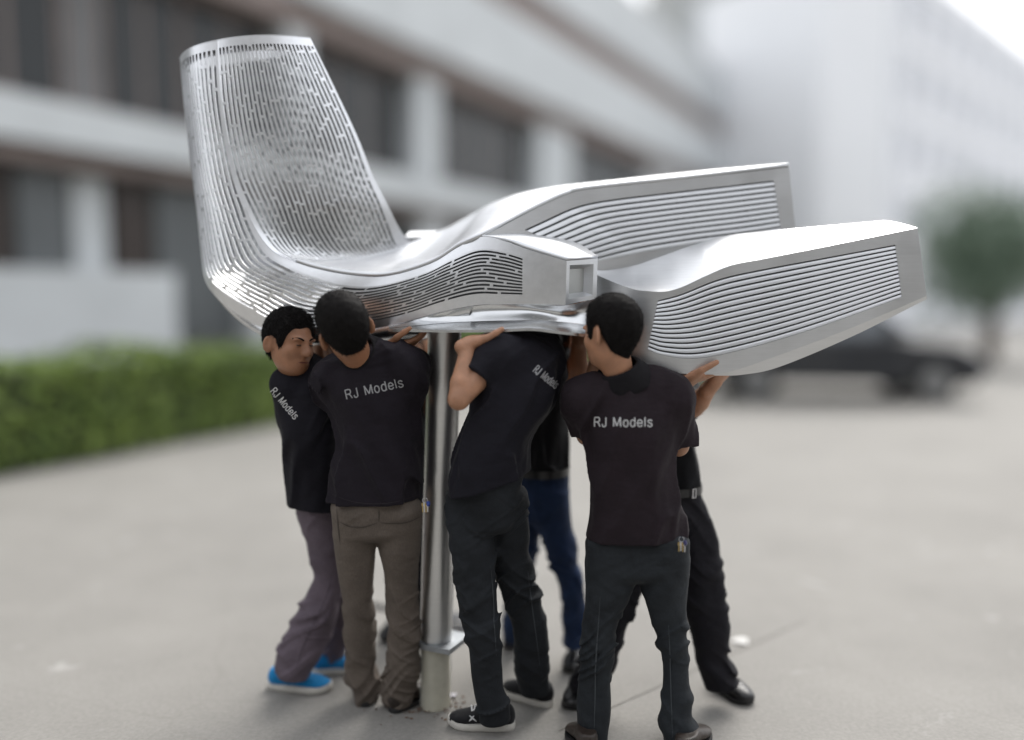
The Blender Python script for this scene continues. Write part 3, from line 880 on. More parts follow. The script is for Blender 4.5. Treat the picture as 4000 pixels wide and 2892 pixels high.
# ------------------------------------------------------------------ people: implicit surfaces turned into meshes
def vnoise_table(seed): return np.random.default_rng(seed).uniform(-1, 1, (32, 32, 32)).astype(np.float32)
VT = [vnoise_table(k) for k in range(4)]
def vnoise(p, k=0):
    """smooth value noise in [-1, 1]"""
    i = np.floor(p).astype(np.int32)
    f = (p - i).astype(np.float32)
    f = f * f * (3 - 2 * f)
    T = VT[k]
    x0, y0, z0 = i[:, 0] & 31, i[:, 1] & 31, i[:, 2] & 31
    x1, y1, z1 = (x0 + 1) & 31, (y0 + 1) & 31, (z0 + 1) & 31
    fx, fy, fz = f[:, 0], f[:, 1], f[:, 2]
    a = T[x0, y0, z0] * (1 - fx) + T[x1, y0, z0] * fx
    b = T[x0, y1, z0] * (1 - fx) + T[x1, y1, z0] * fx
    c = T[x0, y0, z1] * (1 - fx) + T[x1, y0, z1] * fx
    d = T[x0, y1, z1] * (1 - fx) + T[x1, y1, z1] * fx
    return (a * (1 - fy) + b * fy) * (1 - fz) + (c * (1 - fy) + d * fy) * fz

class Field:
    """distance field on a grid; shapes are blended in and the zero level becomes the mesh"""
    def __init__(self, lo, hi, h):
        self.lo = np.array(lo, np.float32); self.h = h
        self.n = np.ceil((np.array(hi) - self.lo) / h).astype(int) + 1
        self.d = np.full(self.n, 1.0, np.float32)
    def sub(self, lo, hi, pad):
        a = np.clip(np.floor((np.asarray(lo) - pad - self.lo) / self.h).astype(int), 0, self.n - 1)
        b = np.clip(np.ceil((np.asarray(hi) + pad - self.lo) / self.h).astype(int) + 1, 1, self.n)
        if np.any(b <= a): return None, None
        sl = tuple(slice(a[k], b[k]) for k in range(3))
        ax = [self.lo[k] + self.h * np.arange(a[k], b[k], dtype=np.float32) for k in range(3)]
        return sl, np.meshgrid(*ax, indexing='ij')
    def blend(self, sl, f, k, op):
        a = self.d[sl]
        if op == 'add':
            if k <= 0: self.d[sl] = np.minimum(a, f)
            else:
                h = np.clip(.5 + .5 * (a - f) / k, 0, 1)
                self.d[sl] = a * (1 - h) + f * h - k * h * (1 - h)
        else:                                    # cut away
            if k <= 0: self.d[sl] = np.maximum(a, -f)
            else:
                h = np.clip(.5 - .5 * (a + f) / k, 0, 1)
                self.d[sl] = a * (1 - h) - f * h + k * h * (1 - h)
    def cone(self, a, b, ra, rb, k=0.0, op='add', cut=None):
        """limb segment: round cone"""
        a = np.asarray(a, np.float32); b = np.asarray(b, np.float32)
        r = max(ra, rb)
        sl, G = self.sub(np.minimum(a, b) - r, np.maximum(a, b) + r, k + 2.5 * self.h)
        if sl is None: return self
        ab = b - a; L2 = float(ab @ ab) + 1e-9
        t = np.clip(((G[0] - a[0]) * ab[0] + (G[1] - a[1]) * ab[1] + (G[2] - a[2]) * ab[2]) / L2, 0, 1)
        f = np.sqrt((G[0] - a[0] - ab[0] * t) ** 2 + (G[1] - a[1] - ab[1] * t) ** 2 + (G[2] - a[2] - ab[2] * t) ** 2) - (ra + (rb - ra) * t)
        if cut is not None:
            f = np.maximum(f, (G[0] - cut[0][0]) * cut[1][0] + (G[1] - cut[0][1]) * cut[1][1] + (G[2] - cut[0][2]) * cut[1][2])
        self.blend(sl, f, k, op); return self
    def ell(self, c, ax, rad, k=0.0, op='add'):
        """ellipsoid with axes ax (rows) and radii rad"""
        c = np.asarray(c, np.float32); ax = np.asarray(ax, np.float32)
        r = max(rad)
        sl, G = self.sub(c - r, c + r, k + 2.5 * self.h)
        if sl is None: return self
        q = [G[i] - c[i] for i in range(3)]
        s = 0
        for i in range(3):
            s = s + ((q[0] * ax[i, 0] + q[1] * ax[i, 1] + q[2] * ax[i, 2]) / rad[i]) ** 2
        f = (np.sqrt(s) - 1) * min(rad)
        self.blend(sl, f, k, op); return self
    def loft(self, C, w, d, Rv, k=0.0, n=3, cap=1.0):
        """body of elliptical sections: centres C, half widths w along Rv, half depths d"""
        C = np.asarray(C, float); m = len(C)
        s = np.linspace(0, m - 1, (m - 1) * n + 1)
        Rv = np.asarray(Rv, float)
        if Rv.ndim == 1: Rv = np.repeat(Rv[None], m, 0)
        X = cr(np.concatenate([C, np.asarray(w, float)[:, None], np.asarray(d, float)[:, None], Rv], 1), s)
        rm = max(X[:, 3].max(), X[:, 4].max())
        SL, _ = self.sub(X[:, :3].min(0) - rm, X[:, :3].max(0) + rm, k + 3 * self.h)
        if SL is None: return self
        tmp = np.full([q.stop - q.start for q in SL], 1.0, np.float32)
        for i in range(len(s) - 1):
            a, b = X[i, :3], X[i + 1, :3]
            w0, w1, d0, d1 = X[i, 3], X[i + 1, 3], X[i, 4], X[i + 1, 4]
            r = max(w0, w1, d0, d1)
            sl, G = self.sub(np.minimum(a, b) - r, np.maximum(a, b) + r, k + 2.5 * self.h)
            if sl is None: continue
            ab = b - a; L = np.linalg.norm(ab) + 1e-9; A = ab / L
            R0 = .5 * (X[i, 5:8] + X[i + 1, 5:8]); R0 = R0 - A * (R0 @ A); R0 /= np.linalg.norm(R0)
            F0 = np.cross(A, R0)
            q = [(G[j] - a[j]).astype(np.float32) for j in range(3)]
            la = q[0] * A[0] + q[1] * A[1] + q[2] * A[2]
            t = np.clip(la / L, 0, 1)
            x = q[0] * R0[0] + q[1] * R0[1] + q[2] * R0[2]
            y = q[0] * F0[0] + q[1] * F0[1] + q[2] * F0[2]
            z = la - t * L
            ww = w0 + (w1 - w0) * t; dd = d0 + (d1 - d0) * t
            mn = np.minimum(ww, dd)
            f = ((np.sqrt((x / ww) ** 2 + (y / dd) ** 2 + (z / (mn * cap)) ** 2) - 1) * mn).astype(np.float32)
            rel = tuple(slice(sl[j].start - SL[j].start, sl[j].stop - SL[j].start) for j in range(3))
            tmp[rel] = np.minimum(tmp[rel], f)
        self.blend(SL, tmp, k, 'add')
        return self
    def plane_cut(self, p, nrm, k=0.0, lo=None, hi=None):
        """remove what lies on the +nrm side of the plane (inside the box lo..hi if given)"""
        p = np.asarray(p, float); nrm = np.asarray(nrm, float); nrm = nrm / np.linalg.norm(nrm)
        if lo is None: lo, hi = self.lo, self.lo + self.h * self.n
        sl, G = self.sub(lo, hi, 0)
        if sl is None: return self
        f = ((G[0] - p[0]) * nrm[0] + (G[1] - p[1]) * nrm[1] + (G[2] - p[2]) * nrm[2]).astype(np.float32)
        self.d[sl] = np.maximum(self.d[sl], f); return self
    def displace(self, fn, band=0.03):
        idx = np.nonzero(np.abs(self.d) < band)
        p = np.stack([self.lo[k] + self.h * idx[k] for k in range(3)], 1).astype(np.float32)
        self.d[idx] -= fn(p).astype(np.float32); return self
    def mesh(self, smooth=1):
        d = self.d; h = self.h
        s = d < 0
        nx, ny, nz = d.shape
        cnt = np.zeros((nx - 1, ny - 1, nz - 1), np.int8)
        offs = [(i, j, k) for i in (0, 1) for j in (0, 1) for k in (0, 1)]
        for i, j, k in offs: cnt += s[i:nx - 1 + i, j:ny - 1 + j, k:nz - 1 + k]
        act = np.nonzero((cnt > 0) & (cnt < 8))
        val = {o_: d[act[0] + o_[0], act[1] + o_[1], act[2] + o_[2]] for o_ in offs}
        acc = np.zeros((len(act[0]), 3)); num = np.zeros(len(act[0]))
        for o_ in offs:
            for ax in range(3):
                if o_[ax] == 0:
                    o2 = list(o_); o2[ax] = 1; o2 = tuple(o2)
                    va, vb = val[o_], val[o2]
                    m = (va < 0) != (vb < 0)
                    t = np.where(m, va / np.where(m, va - vb, 1), 0)
                    for k in range(3):
                        acc[:, k] += np.where(m, o_[k] + (t if k == ax else 0), 0)
                    num += m
        v = acc / num[:, None] + np.stack(act, 1)
        idm = np.full(cnt.shape, -1, np.int32); idm[act] = np.arange(len(act[0]))
        F = []
        for ax in range(3):
            b, c = (ax + 1) % 3, (ax + 2) % 3
            s0 = [slice(None)] * 3; s1 = [slice(None)] * 3
            s0[ax] = slice(0, -1); s1[ax] = slice(1, None)
            ch = s[tuple(s0)] != s[tuple(s1)]
            e = list(np.nonzero(ch))
            ok = (e[b] > 0) & (e[c] > 0) & (e[b] < d.shape[b] - 1) & (e[c] < d.shape[c] - 1)
            e = [q[ok] for q in e]
            ins = s[tuple(e)]
            def cell(db, dc):
                q = [e[0].copy(), e[1].copy(), e[2].copy()]
                q[b] = q[b] + db; q[c] = q[c] + dc
                return idm[tuple(q)]
            quad = np.stack([cell(-1, -1), cell(0, -1), cell(0, 0), cell(-1, 0)], 1)
            quad[~ins] = quad[~ins][:, ::-1]
            F.append(quad)
        F = np.concatenate(F)
        F = F[(F >= 0).all(1)]
        for _ in range(smooth):                          # light relaxation
            a2 = np.zeros_like(v); n2 = np.zeros(len(v))
            for q in range(4):
                for w_ in (1, 3):
                    np.add.at(a2, F[:, q], v[F[:, (q + w_) % 4]]); np.add.at(n2, F[:, q], 1)
            v = v * .5 + .5 * a2 / np.maximum(n2, 1)[:, None]
        return self.lo + v * h, F

def fmesh(name, field, m, parent, smooth=1):
    v, f = field.mesh(smooth)
    me = bpy.data.meshes.new(name)
    n, q = len(v), len(f)
    me.vertices.add(n); me.loops.add(4 * q); me.polygons.add(q)
    me.vertices.foreach_set('co', v.astype(np.float32).ravel())
    me.loops.foreach_set('vertex_index', f.astype(np.int32).ravel())
    me.polygons.foreach_set('loop_start', np.arange(0, 4 * q, 4, dtype=np.int32))
    me.polygons.foreach_set('use_smooth', np.ones(q, bool))
    me.update(calc_edges=True)
    me.materials.append(m)
    o = bpy.data.objects.new(name, me)
    COL.objects.link(o)
    if parent is not None:
        o.parent = parent
        o.matrix_parent_inverse = Matrix.Translation(-Vector(parent.location))
    return o

def unit(v):
    v = np.asarray(v, float); return v / np.linalg.norm(v)

def fabric(name, col, var=.15, weave=900, sheen=.02, rough=.8, wrinkle=.55):
    """cloth: faint mottling, weave grain and small creases in the relief"""
    m = bpy.data.materials.new(name); m.use_nodes = True
    nt = m.node_tree; b = nt.nodes['Principled BSDF']
    b.inputs['Roughness'].default_value = rough
    b.inputs['Specular IOR Level'].default_value = .22
    b.inputs['Sheen Weight'].default_value = sheen
    b.inputs['Sheen Roughness'].default_value = .45
    tc = nt.nodes.new('ShaderNodeTexCoord')
    def noise(sc, det, st=None):
        n = nt.nodes.new('ShaderNodeTexNoise'); n.inputs['Scale'].default_value = sc; n.inputs['Detail'].default_value = det
        if st:
            mp = nt.nodes.new('ShaderNodeMapping'); mp.inputs['Scale'].default_value = st
            nt.links.new(tc.outputs['Object'], mp.inputs[0]); nt.links.new(mp.outputs[0], n.inputs['Vector'])
        else: nt.links.new(tc.outputs['Object'], n.inputs['Vector'])
        return n
    r = nt.nodes.new('ShaderNodeValToRGB')
    r.color_ramp.elements[0].position = .3; r.color_ramp.elements[1].position = .7
    r.color_ramp.elements[0].color = (*[c * (1 - var) for c in col], 1); r.color_ramp.elements[1].color = (*[c * (1 + var) for c in col], 1)
    nt.links.new(noise(9, 6).outputs['Fac'], r.inputs[0])
    r2 = nt.nodes.new('ShaderNodeValToRGB')
    r2.color_ramp.elements[0].position = .35; r2.color_ramp.elements[1].position = .65
    r2.color_ramp.elements[0].color = (.90, .90, .90, 1); r2.color_ramp.elements[1].color = (1.1, 1.1, 1.1, 1)
    nt.links.new(noise(weave * .35, 3, (1, 1, .25)).outputs['Fac'], r2.inputs[0])
    mx = nt.nodes.new('ShaderNodeMix'); mx.data_type = 'RGBA'; mx.blend_type = 'MULTIPLY'; mx.inputs[0].default_value = 1
    nt.links.new(r.outputs[0], mx.inputs[6]); nt.links.new(r2.outputs[0], mx.inputs[7])
    nt.links.new(mx.outputs[2], b.inputs['Base Color'])
    b1 = nt.nodes.new('ShaderNodeBump'); b1.inputs['Strength'].default_value = wrinkle; b1.inputs['Distance'].default_value = .012
    nt.links.new(noise(16, 4, (1, 1, 1.6)).outputs['Fac'], b1.inputs['Height'])
    b2 = nt.nodes.new('ShaderNodeBump'); b2.inputs['Strength'].default_value = .15; b2.inputs['Distance'].default_value = .001
    nt.links.new(noise(weave, 2).outputs['Fac'], b2.inputs['Height'])
    nt.links.new(b1.outputs[0], b2.inputs['Normal']); nt.links.new(b2.outputs[0], b.inputs['Normal'])
    return m

def skin_mat(name, col):
    return mat(name, tuple(c * .86 for c in col), .45, 0, 0, col2=(col[0] * 1.22, col[1] * 1.18, col[2] * 1.15), scale=17, bump=.16, bscale=120, sss=.10, spec=.45)

M['skin_a'] = skin_mat('skin_tan', (0.29, 0.143, 0.080))
M['skin_b'] = skin_mat('skin_light', (0.37, 0.195, 0.118))
M['hair'] = mat('black_hair', (0.0075, 0.0066, 0.0065), .7, 0, .4, 90, spec=.08, stretch=(1, 1, .3))
M['hair_strand'] = mat('dark_hair_strand', (0.0105, 0.009, 0.0085), .6, 0, .5, 300, spec=.15)
M['shirt_a'] = fabric('black_purple_knit', (0.0105, 0.0078, 0.0122))
M['shirt_b'] = fabric('black_maroon_knit', (0.0150, 0.0094, 0.0128))
M['shirt_c'] = fabric('black_navy_knit', (0.0070, 0.0064, 0.0108))
M['shirt_d'] = fabric('black_knit', (0.0038, 0.0038, 0.0052))
M['collar'] = fabric('black_rib_collar', (0.0048, 0.004, 0.0055))
M['trs_purple'] = fabric('purple_grey_cotton', (0.110, 0.088, 0.108), .15)
M['trs_brown'] = fabric('brown_grey_cotton', (0.112, 0.092, 0.077), .15)
M['trs_dark'] = fabric('dark_denim', (0.0135, 0.0155, 0.0185), .3)
M['trs_dark2'] = fabric('charcoal_denim', (0.0175, 0.0205, 0.0240), .25)
M['trs_blue'] = fabric('blue_denim', (0.014, 0.028, 0.070), .35)
M['trs_black'] = fabric('black_wool', (0.0085, 0.0078, 0.0110), .15)
M['print'] = mat('white_print', (0.52, 0.52, 0.52), .7)
M['print_grey'] = mat('grey_print', (0.30, 0.30, 0.31), .7)
M['leather'] = mat('black_leather', (0.012, 0.012, 0.013), .35, 0, .3, 30, .1, 120)
M['leather_b'] = mat('dark_brown_leather', (0.028, 0.020, 0.016), .45, 0, .4, 30, .1, 120)
M['rubber_w'] = mat('off_white_rubber', (0.58, 0.56, 0.52), .6, 0, .12, 20, .1, 60)
M['rubber_k'] = mat('black_rubber', (0.012, 0.012, 0.013), .6)
M['blue_mesh'] = fabric('bright_blue_mesh', (0.010, 0.19, 0.44), .12, 500, .1, .7, .1)
M['black_mesh'] = fabric('black_mesh', (0.010, 0.010, 0.012), .15, 500, .1, .7, .1)
M['lace_w'] = mat('white_lace', (0.7, 0.7, 0.7), .8)
M['lace_b'] = mat('blue_lace', (0.01, 0.16, 0.38), .8)
M['buckle'] = mat('steel_buckle', (0.6, 0.6, 0.62), .3, 1)

def folds_shirt(seed, drag, amp=.007):
    """long drag folds along a direction plus finer creases"""
    dr = unit(drag); a = unit(np.cross(dr, [0.1, 1, .05])); b = np.cross(dr, a)
    Bm = np.stack([a * 9, b * 9, dr * 2.6], 1).astype(np.float32)
    Bf = np.stack([a * 26, b * 26, dr * 7.0], 1).astype(np.float32)
    def fn(p):
        w = p + .035 * np.stack([vnoise(p * 6 + seed, 1), vnoise(p * 6 + seed + 9, 2), vnoise(p * 6 + seed + 17, 3)], 1)
        n = vnoise(w @ Bm + seed * 3.1, 0)
        r = 1 - np.abs(n) * 2.2
        n2 = vnoise(w @ Bf + seed * 5.7, 1)
        return amp * (np.clip(r, 0, 1) ** 1.5 * .95 - .3 + .30 * n2)
    return fn

def folds_trs(seed, zones, amp=.006):
    """irregular slanting creases gathered near knees, crotch and cuffs, soft drape elsewhere; zones: (point, radius, strength)"""
    def fn(p):
        w = p + .055 * np.stack([vnoise(p * 5 + seed, 1), vnoise(p * 5 + seed + 9, 2), vnoise(p * 5 + seed + 17, 3)], 1)
        st = np.zeros(len(p), np.float32) + .22
        for c, r, s in zones:
            st = np.maximum(st, s * np.exp(-((p - np.asarray(c, np.float32)) ** 2).sum(1) / (r * r)))
        out = np.zeros(len(p), np.float32)
        for k, sl in enumerate((.75, -.6)):
            u = np.stack([w[:, 0] * 5, w[:, 1] * 5, (w[:, 2] + sl * w[:, 0] - .4 * sl * w[:, 1]) * (17 + 6 * k)], 1) + seed * (2.3 + k)
            n = vnoise(u, k)
            gate = np.clip(.5 + 1.3 * vnoise(w * 6.5 + seed * 1.7 + 31 * k, 3), 0, 1)
            out += np.clip(1 - 2.4 * np.abs(n), 0, 1) ** 1.3 * gate
        n2 = vnoise(w * np.array([15, 15, 4.5], np.float32) + seed, 2)
        return amp * ((1.25 * out - .4) * st + .30 * n2)
    return fn

def hand(F, wrist, d, palm, thumb, curl=.35, spread=.12, size=1.0, tcurl=.2):
    """hand: palm, four fingers of different length with bends, thumb from the side of the palm.
    d fingers' direction, palm normal (the side the fingers close to), thumb side direction"""
    d = unit(d); palm = unit(np.asarray(palm) - d * (np.asarray(palm) @ d)); sidev = unit(np.asarray(thumb) - d * (np.asarray(thumb) @ d) - palm * (np.asarray(thumb) @ palm))
    s = size
    w = np.asarray(wrist, float)
    ax = np.stack([d, sidev, palm])
    F.cone(w - d * .03, w + d * .02, .026 * s, .027 * s, .012)
    F.ell(w + d * .052 * s, ax, (.058 * s, .042 * s, .0165 * s), .014)
    F.ell(w + d * .035 * s + sidev * .022 * s + palm * .008, ax, (.035 * s, .02 * s, .016 * s), .012)
    for k, (o, L) in enumerate(((.029, .072), (.0098, .080), (-.0095, .074), (-.028, .058))):
        a0 = w + d * (.088 - .006 * abs(k - 1)) * s + sidev * o * s
        dr = unit(d + sidev * spread * (1 - k * .66))
        c = curl * (1 + .12 * k)
        p = a0; dd = dr
        segs = (.44, .31, .25)
        r = .0098 * s * (1 if k < 3 else .88)
        for j, sg in enumerate(segs):
            ang = c * (.55 + .5 * j)
            dd = unit(dr * math.cos(ang) + palm * math.sin(ang))
            q = p + dd * L * s * sg
            F.cone(p, q, r, r * .92, .004 if j else .008)
            p = q; r *= .92; c *= 1.15
    t0 = w + d * .022 * s + sidev * .030 * s + palm * .008 * s
    t1 = t0 + unit(d * .75 + sidev * .8 + palm * .25) * .042 * s
    t2 = t1 + unit(d * (1 - tcurl) + sidev * (.45 - tcurl) + palm * .3) * .034 * s
    t3 = t2 + unit(d * (1 - tcurl * 1.2) + sidev * (.3 - tcurl) + palm * .28) * .026 * s
    F.cone(t0, t1, .0155 * s, .0125 * s, .012).cone(t1, t2, .0125 * s, .0115 * s, .004).cone(t2, t3, .0115 * s, .0095 * s, .003)

def head(F, c, fwd, up, s=1.0):
    """skull, jaw, nose, brow, lips, ears and eye sockets"""
    fwd = unit(fwd); up = unit(np.asarray(up) - fwd * (np.asarray(up) @ fwd)); rt = np.cross(fwd, up)
    ax = np.stack([rt, fwd, up])
    P = lambda x, y, z: np.asarray(c) + (rt * x + fwd * y + up * z) * s
    F.ell(P(0, -.012, .028), ax, (.076 * s, .096 * s, .090 * s), .02)
    F.ell(P(0, .022, -.03), ax, (.064 * s, .076 * s, .085 * s), .03)
    F.ell(P(0, .052, -.083), ax, (.036 * s, .034 * s, .026 * s), .035)
    for sx in (-1, 1):
        F.ell(P(.040 * sx, .060, -.028), ax, (.024 * s, .022 * s, .022 * s), .02)      # cheek
        F.ell(P(.030 * sx, .083, .022), ax, (.026 * s, .012 * s, .009 * s), .012)       # brow
        F.ell(P(.031 * sx, .098, .004), ax, (.017 * s, .014 * s, .010 * s), .012, 'cut')  # socket
        F.ell(P(.031 * sx, .080, .003), ax, (.013 * s, .013 * s, .011 * s), .003)        # eyeball under the lid
        F.ell(P(.084 * sx, -.020, -.012), np.stack([unit(rt * sx * .8 + fwd * .6), unit(-fwd * .8 + rt * sx * .6), up]), (.009 * s, .022 * s, .034 * s), .006)
        F.ell(P(.093 * sx, -.014, -.006), np.stack([rt, fwd, up]), (.008 * s, .010 * s, .019 * s), .004, 'cut')
    F.cone(P(0, .093, .012), P(0, .114, -.026), .009 * s, .0135 * s, .012)
    F.ell(P(0, .106, -.030), ax, (.018 * s, .012 * s, .010 * s), .008)
    F.ell(P(0, .091, -.058), ax, (.024 * s, .012 * s, .006 * s), .006)
    F.ell(P(0, .089, -.070), ax, (.020 * s, .011 * s, .007 * s), .005)
    F.ell(P(0, .101, -.064), ax, (.022 * s, .008 * s, .0018 * s), .003, 'cut')
    return rt, fwd, up

def hair(parent, c, fwd, up, seed, s=1.0, m=None, length=.016, neck=None):
    """short hair: grows out of the scalp along an uneven hairline, thin at the nape and temples, thick on top"""
    fwd = unit(fwd); up = unit(np.asarray(up) - fwd * (np.asarray(up) @ fwd)); rt = np.cross(fwd, up)
    ax = np.stack([rt, fwd, up]); c = np.asarray(c, float)
    F = Field(c - .17 * s, c + .16 * s, .0042)
    P = lambda x, y, z: c + (rt * x + fwd * y + up * z) * s
    F.ell(P(0, -.012, .028), ax, (.076 * s, .096 * s, .090 * s), .02)
    F.ell(P(0, .022, -.03), ax, (.064 * s, .076 * s, .085 * s), .03)
    if neck is not None: F.cone(np.asarray(neck) - np.array([0, 0, .03]), c - up * .05 * s - fwd * .012, .054, .053 * s, .02)
    LY = [-.11, -.06, -.040, -.028, -.012, .012, .022, .038, .050, .066, .085, .12]
    LZ = [-.092, -.086, -.060, -.010, .018, .014, -.022, -.018, .034, .066, .080, .085]
    def grow(p):
        q = (p - c.astype(np.float32)) / s
        x, y, z = q @ rt, q @ fwd, q @ up
        line = np.interp(y, LY, LZ) + .010 * vnoise(q * 34 + seed, 2) + .06 * np.abs(x) * (y < -.05)
        h = np.clip((z - line) / .040, -.7, 1)
        thick = .0105 + .006 * np.clip((z - .02) / .08, 0, 1)
        return s * np.where(h > 0, h ** .8 * thick, h * .008) + (h > 0) * (.0016 * vnoise(q * 50 + seed, 0) + .0014 * vnoise(q * 120 + seed, 1))
    F.displace(grow, .05)
    F.plane_cut(P(0, 0, -.112), -up)
    F.plane_cut(P(0, .094, 0), fwd * .9 - up * .44)
    o = fmesh('hair', F, m or M['hair'], parent, 1)
    me = o.data
    n = len(me.polygons)
    r_ = np.random.default_rng(seed)
    cen = np.empty(n * 3); me.polygons.foreach_get('center', cen); cen = cen.reshape(-1, 3)
    nr = np.empty(n * 3); me.polygons.foreach_get('normal', nr); nr = nr.reshape(-1, 3)
    pick = r_.choice(n, 12000, replace=True)
    cen, nr = cen[pick], nr[pick]
    qq = (cen - c) / s
    ok = (qq @ up) > np.interp(qq @ fwd, LY, LZ) + .004
    cen, nr = cen[ok], nr[ok]
    k = len(cen)
    flow = unit(fwd * .25 - up * .15)
    dirn = nr * .75 + flow * .75 + r_.normal(0, .17, (k, 3))
    topw = np.clip((nr @ up), 0, 1)[:, None]
    dirn += topw * fwd * .3 - (1 - topw) * up * .75
    dirn /= np.linalg.norm(dirn, axis=1)[:, None]
    L = length * r_.uniform(.5, 1.25, (k, 1)) * (.6 + .4 * topw) * s
    sd_ = np.cross(dirn, r_.normal(0, 1, (k, 3))); sd_ /= np.linalg.norm(sd_, axis=1)[:, None]
    v = np.stack([cen - nr * .002 - sd_ * .0010, cen - nr * .002 + sd_ * .0010, cen + dirn * L], 1).reshape(-1, 3)
    st = mk('hair_strands', v, np.arange(3 * k).reshape(-1, 3), M['hair_strand'], None, False)
    st['kind'] = 'stuff'
    st.parent = o
    return o

def shoe(parent, heel, toe, style, up_mat, sole_mat, lace=None, L=None, wid=.050, h=.085, ankle=None):
    """one shoe from its heel and toe points on the ground"""
    heel = np.asarray(heel, float); toe = np.asarray(toe, float)
    z0 = min(heel[2], toe[2])
    d = toe - heel; d[2] = 0
    L = np.linalg.norm(d); d = d / L
    rt = np.array([d[1], -d[0], 0]); up = np.array([0, 0, 1.0])
    q = lambda t, x, z: heel * np.array([1, 1, 0]) + np.array([0, 0, z0]) + d * L * t + rt * x + up * z
    e = empty('shoe', tuple(heel))
    e.parent = parent; e.matrix_parent_inverse = Matrix.Translation(-Vector(parent.location))
    inv = Matrix.Translation(-Vector(parent.location)) if False else None
    lo = np.minimum(heel, toe) - .09; hi = np.maximum(heel, toe) + .09; lo[2] = z0 - .02; hi[2] = z0 + h + .07
    sole_h = .030 if sole_mat is M['rubber_w'] else .022
    F = Field(lo, hi, .0042)
    F.loft([q(.12, 0, .045), q(.25, 0, .05), q(.45, 0, .048), q(.65, 0, .042), q(.82, 0, .036), q(.93, 0, .032)],
           [wid * .72, wid * .78, wid * .80, wid * .94, wid * .92, wid * .68], [h * .62, h * .60, h * .50, h * .40, h * .32, h * .26], rt, 0, 3, 1.0)
    F.cone(q(.16, 0, .06), q(.22, 0, h + .012), wid * .70, wid * .72, .02)
    F.cone(q(.30, 0, .06), q(.34, 0, h * .93), wid * .62, wid * .55, .02)
    F.plane_cut(q(0, 0, sole_h - .004), -up)
    F.plane_cut(q(.2, 0, h + .015), up)
    def fn(p): return .0012 * vnoise(p * 60, 0)
    F.displace(fn)
    def put(o):
        o.parent = e; o.matrix_parent_inverse = Matrix.Translation(-Vector(heel)); return o
    put(fmesh('shoe_upper', F, up_mat, None, 1))
    # sole: outline extruded, slightly rising at the toe
    th = np.linspace(0, 2 * math.pi, 44, endpoint=False)
    def outl(g):
        pts = []
        for a in th:
            t = .5 - .52 * math.cos(a)
            base = math.sin(a)
            w_ = wid * (np.interp(t, [-.02, .1, .3, .5, .7, .9, 1.02], [.8, .86, .84, .86, 1.02, .98, .8])) + g
            x = np.sign(base) * abs(base) ** .62 * w_
            pts.append((t, x))
        return pts
    o0, o1 = outl(.000), outl(.006)
    rows = []
    for (t, x), (t2, x2) in zip(o0, o1):
        rise = .010 * max(0, (t - .78) / .22) ** 2
        rows.append([q(t * .985 + .008, x * .96, .0 + rise), q(t2, x2, .007 + rise), q(t2, x2 * 1.0, sole_h * .75 + rise), q(t2 * .99 + .005, x2 * .97, sole_h + rise), q(.5 + (t - .5) * .8, x * .7, sole_h + rise * .6)])
    mb = MB().grid(np.array(rows), close_u=True)
    b0 = len(mb.v); mb.v += [tuple(r0[0]) for r0 in rows]; mb.f.append(tuple(range(b0, b0 + len(rows))))
    put(mb.build('sole', sole_mat, None, True, 50))
    if lace is not None:
        lm = MB()
        for k in range(4):
            t = .44 + .065 * k
            zt = .048 + h * np.interp(t, [.25, .45, .65, .82], [.60, .50, .40, .32]) + .0005
            sgn = 1 if k % 2 else -1
            lm.tube([q(t, -wid * .42 * sgn, zt - .010), q(t + .02, 0, zt + .004), q(t + .045, wid * .42 * sgn, zt - .014)], .0032, 6)
        if lace is M['lace_b']:
            for sg in (-1, 1):
                lm.tube([q(.46, 0, .098), q(.43, sg * .022, .105), q(.50, sg * .045, .085), q(.47, sg * .012, .098)], .003, 6)
        put(lm.build('laces', lace, None, True))
    return e

GLYPHS = {   # strokes of a plain grotesque face: width, polylines in a unit em (cap height .72, x-height .52)
    'R': (.60, [[(.07, 0), (.07, .72)], [(.07, .72), (.36, .72), (.48, .68), (.52, .55), (.47, .42), (.36, .37), (.07, .37)], [(.32, .37), (.44, .24), (.56, 0)]]),
    'J': (.46, [[(.38, .72), (.38, .18), (.34, .05), (.22, -.005), (.10, .04), (.06, .20)]]),
    'M': (.76, [[(.08, 0), (.08, .72)], [(.08, .72), (.38, .04)], [(.38, .04), (.68, .72)], [(.68, .72), (.68, 0)]]),
    'o': (.52, [[(.26, .52), (.12, .46), (.06, .26), (.12, .06), (.26, 0), (.40, .06), (.46, .26), (.40, .46), (.26, .52)]]),
    'd': (.53, [[(.45, .72), (.45, 0)], [(.45, .36), (.38, .48), (.25, .52), (.11, .44), (.06, .26), (.11, .08), (.25, 0), (.38, .04), (.45, .16)]]),
    'e': (.52, [[(.07, .27), (.46, .27), (.41, .45), (.26, .52), (.12, .45), (.06, .26), (.12, .06), (.26, 0), (.40, .04), (.46, .14)]]),
    'l': (.20, [[(.10, .72), (.10, 0)]]),
    's': (.47, [[(.42, .40), (.34, .50), (.22, .52), (.10, .47), (.09, .36), (.22, .28), (.36, .23), (.43, .13), (.36, .03), (.22, 0), (.09, .04), (.05, .14)]]),
    ' ': (.34, [])}

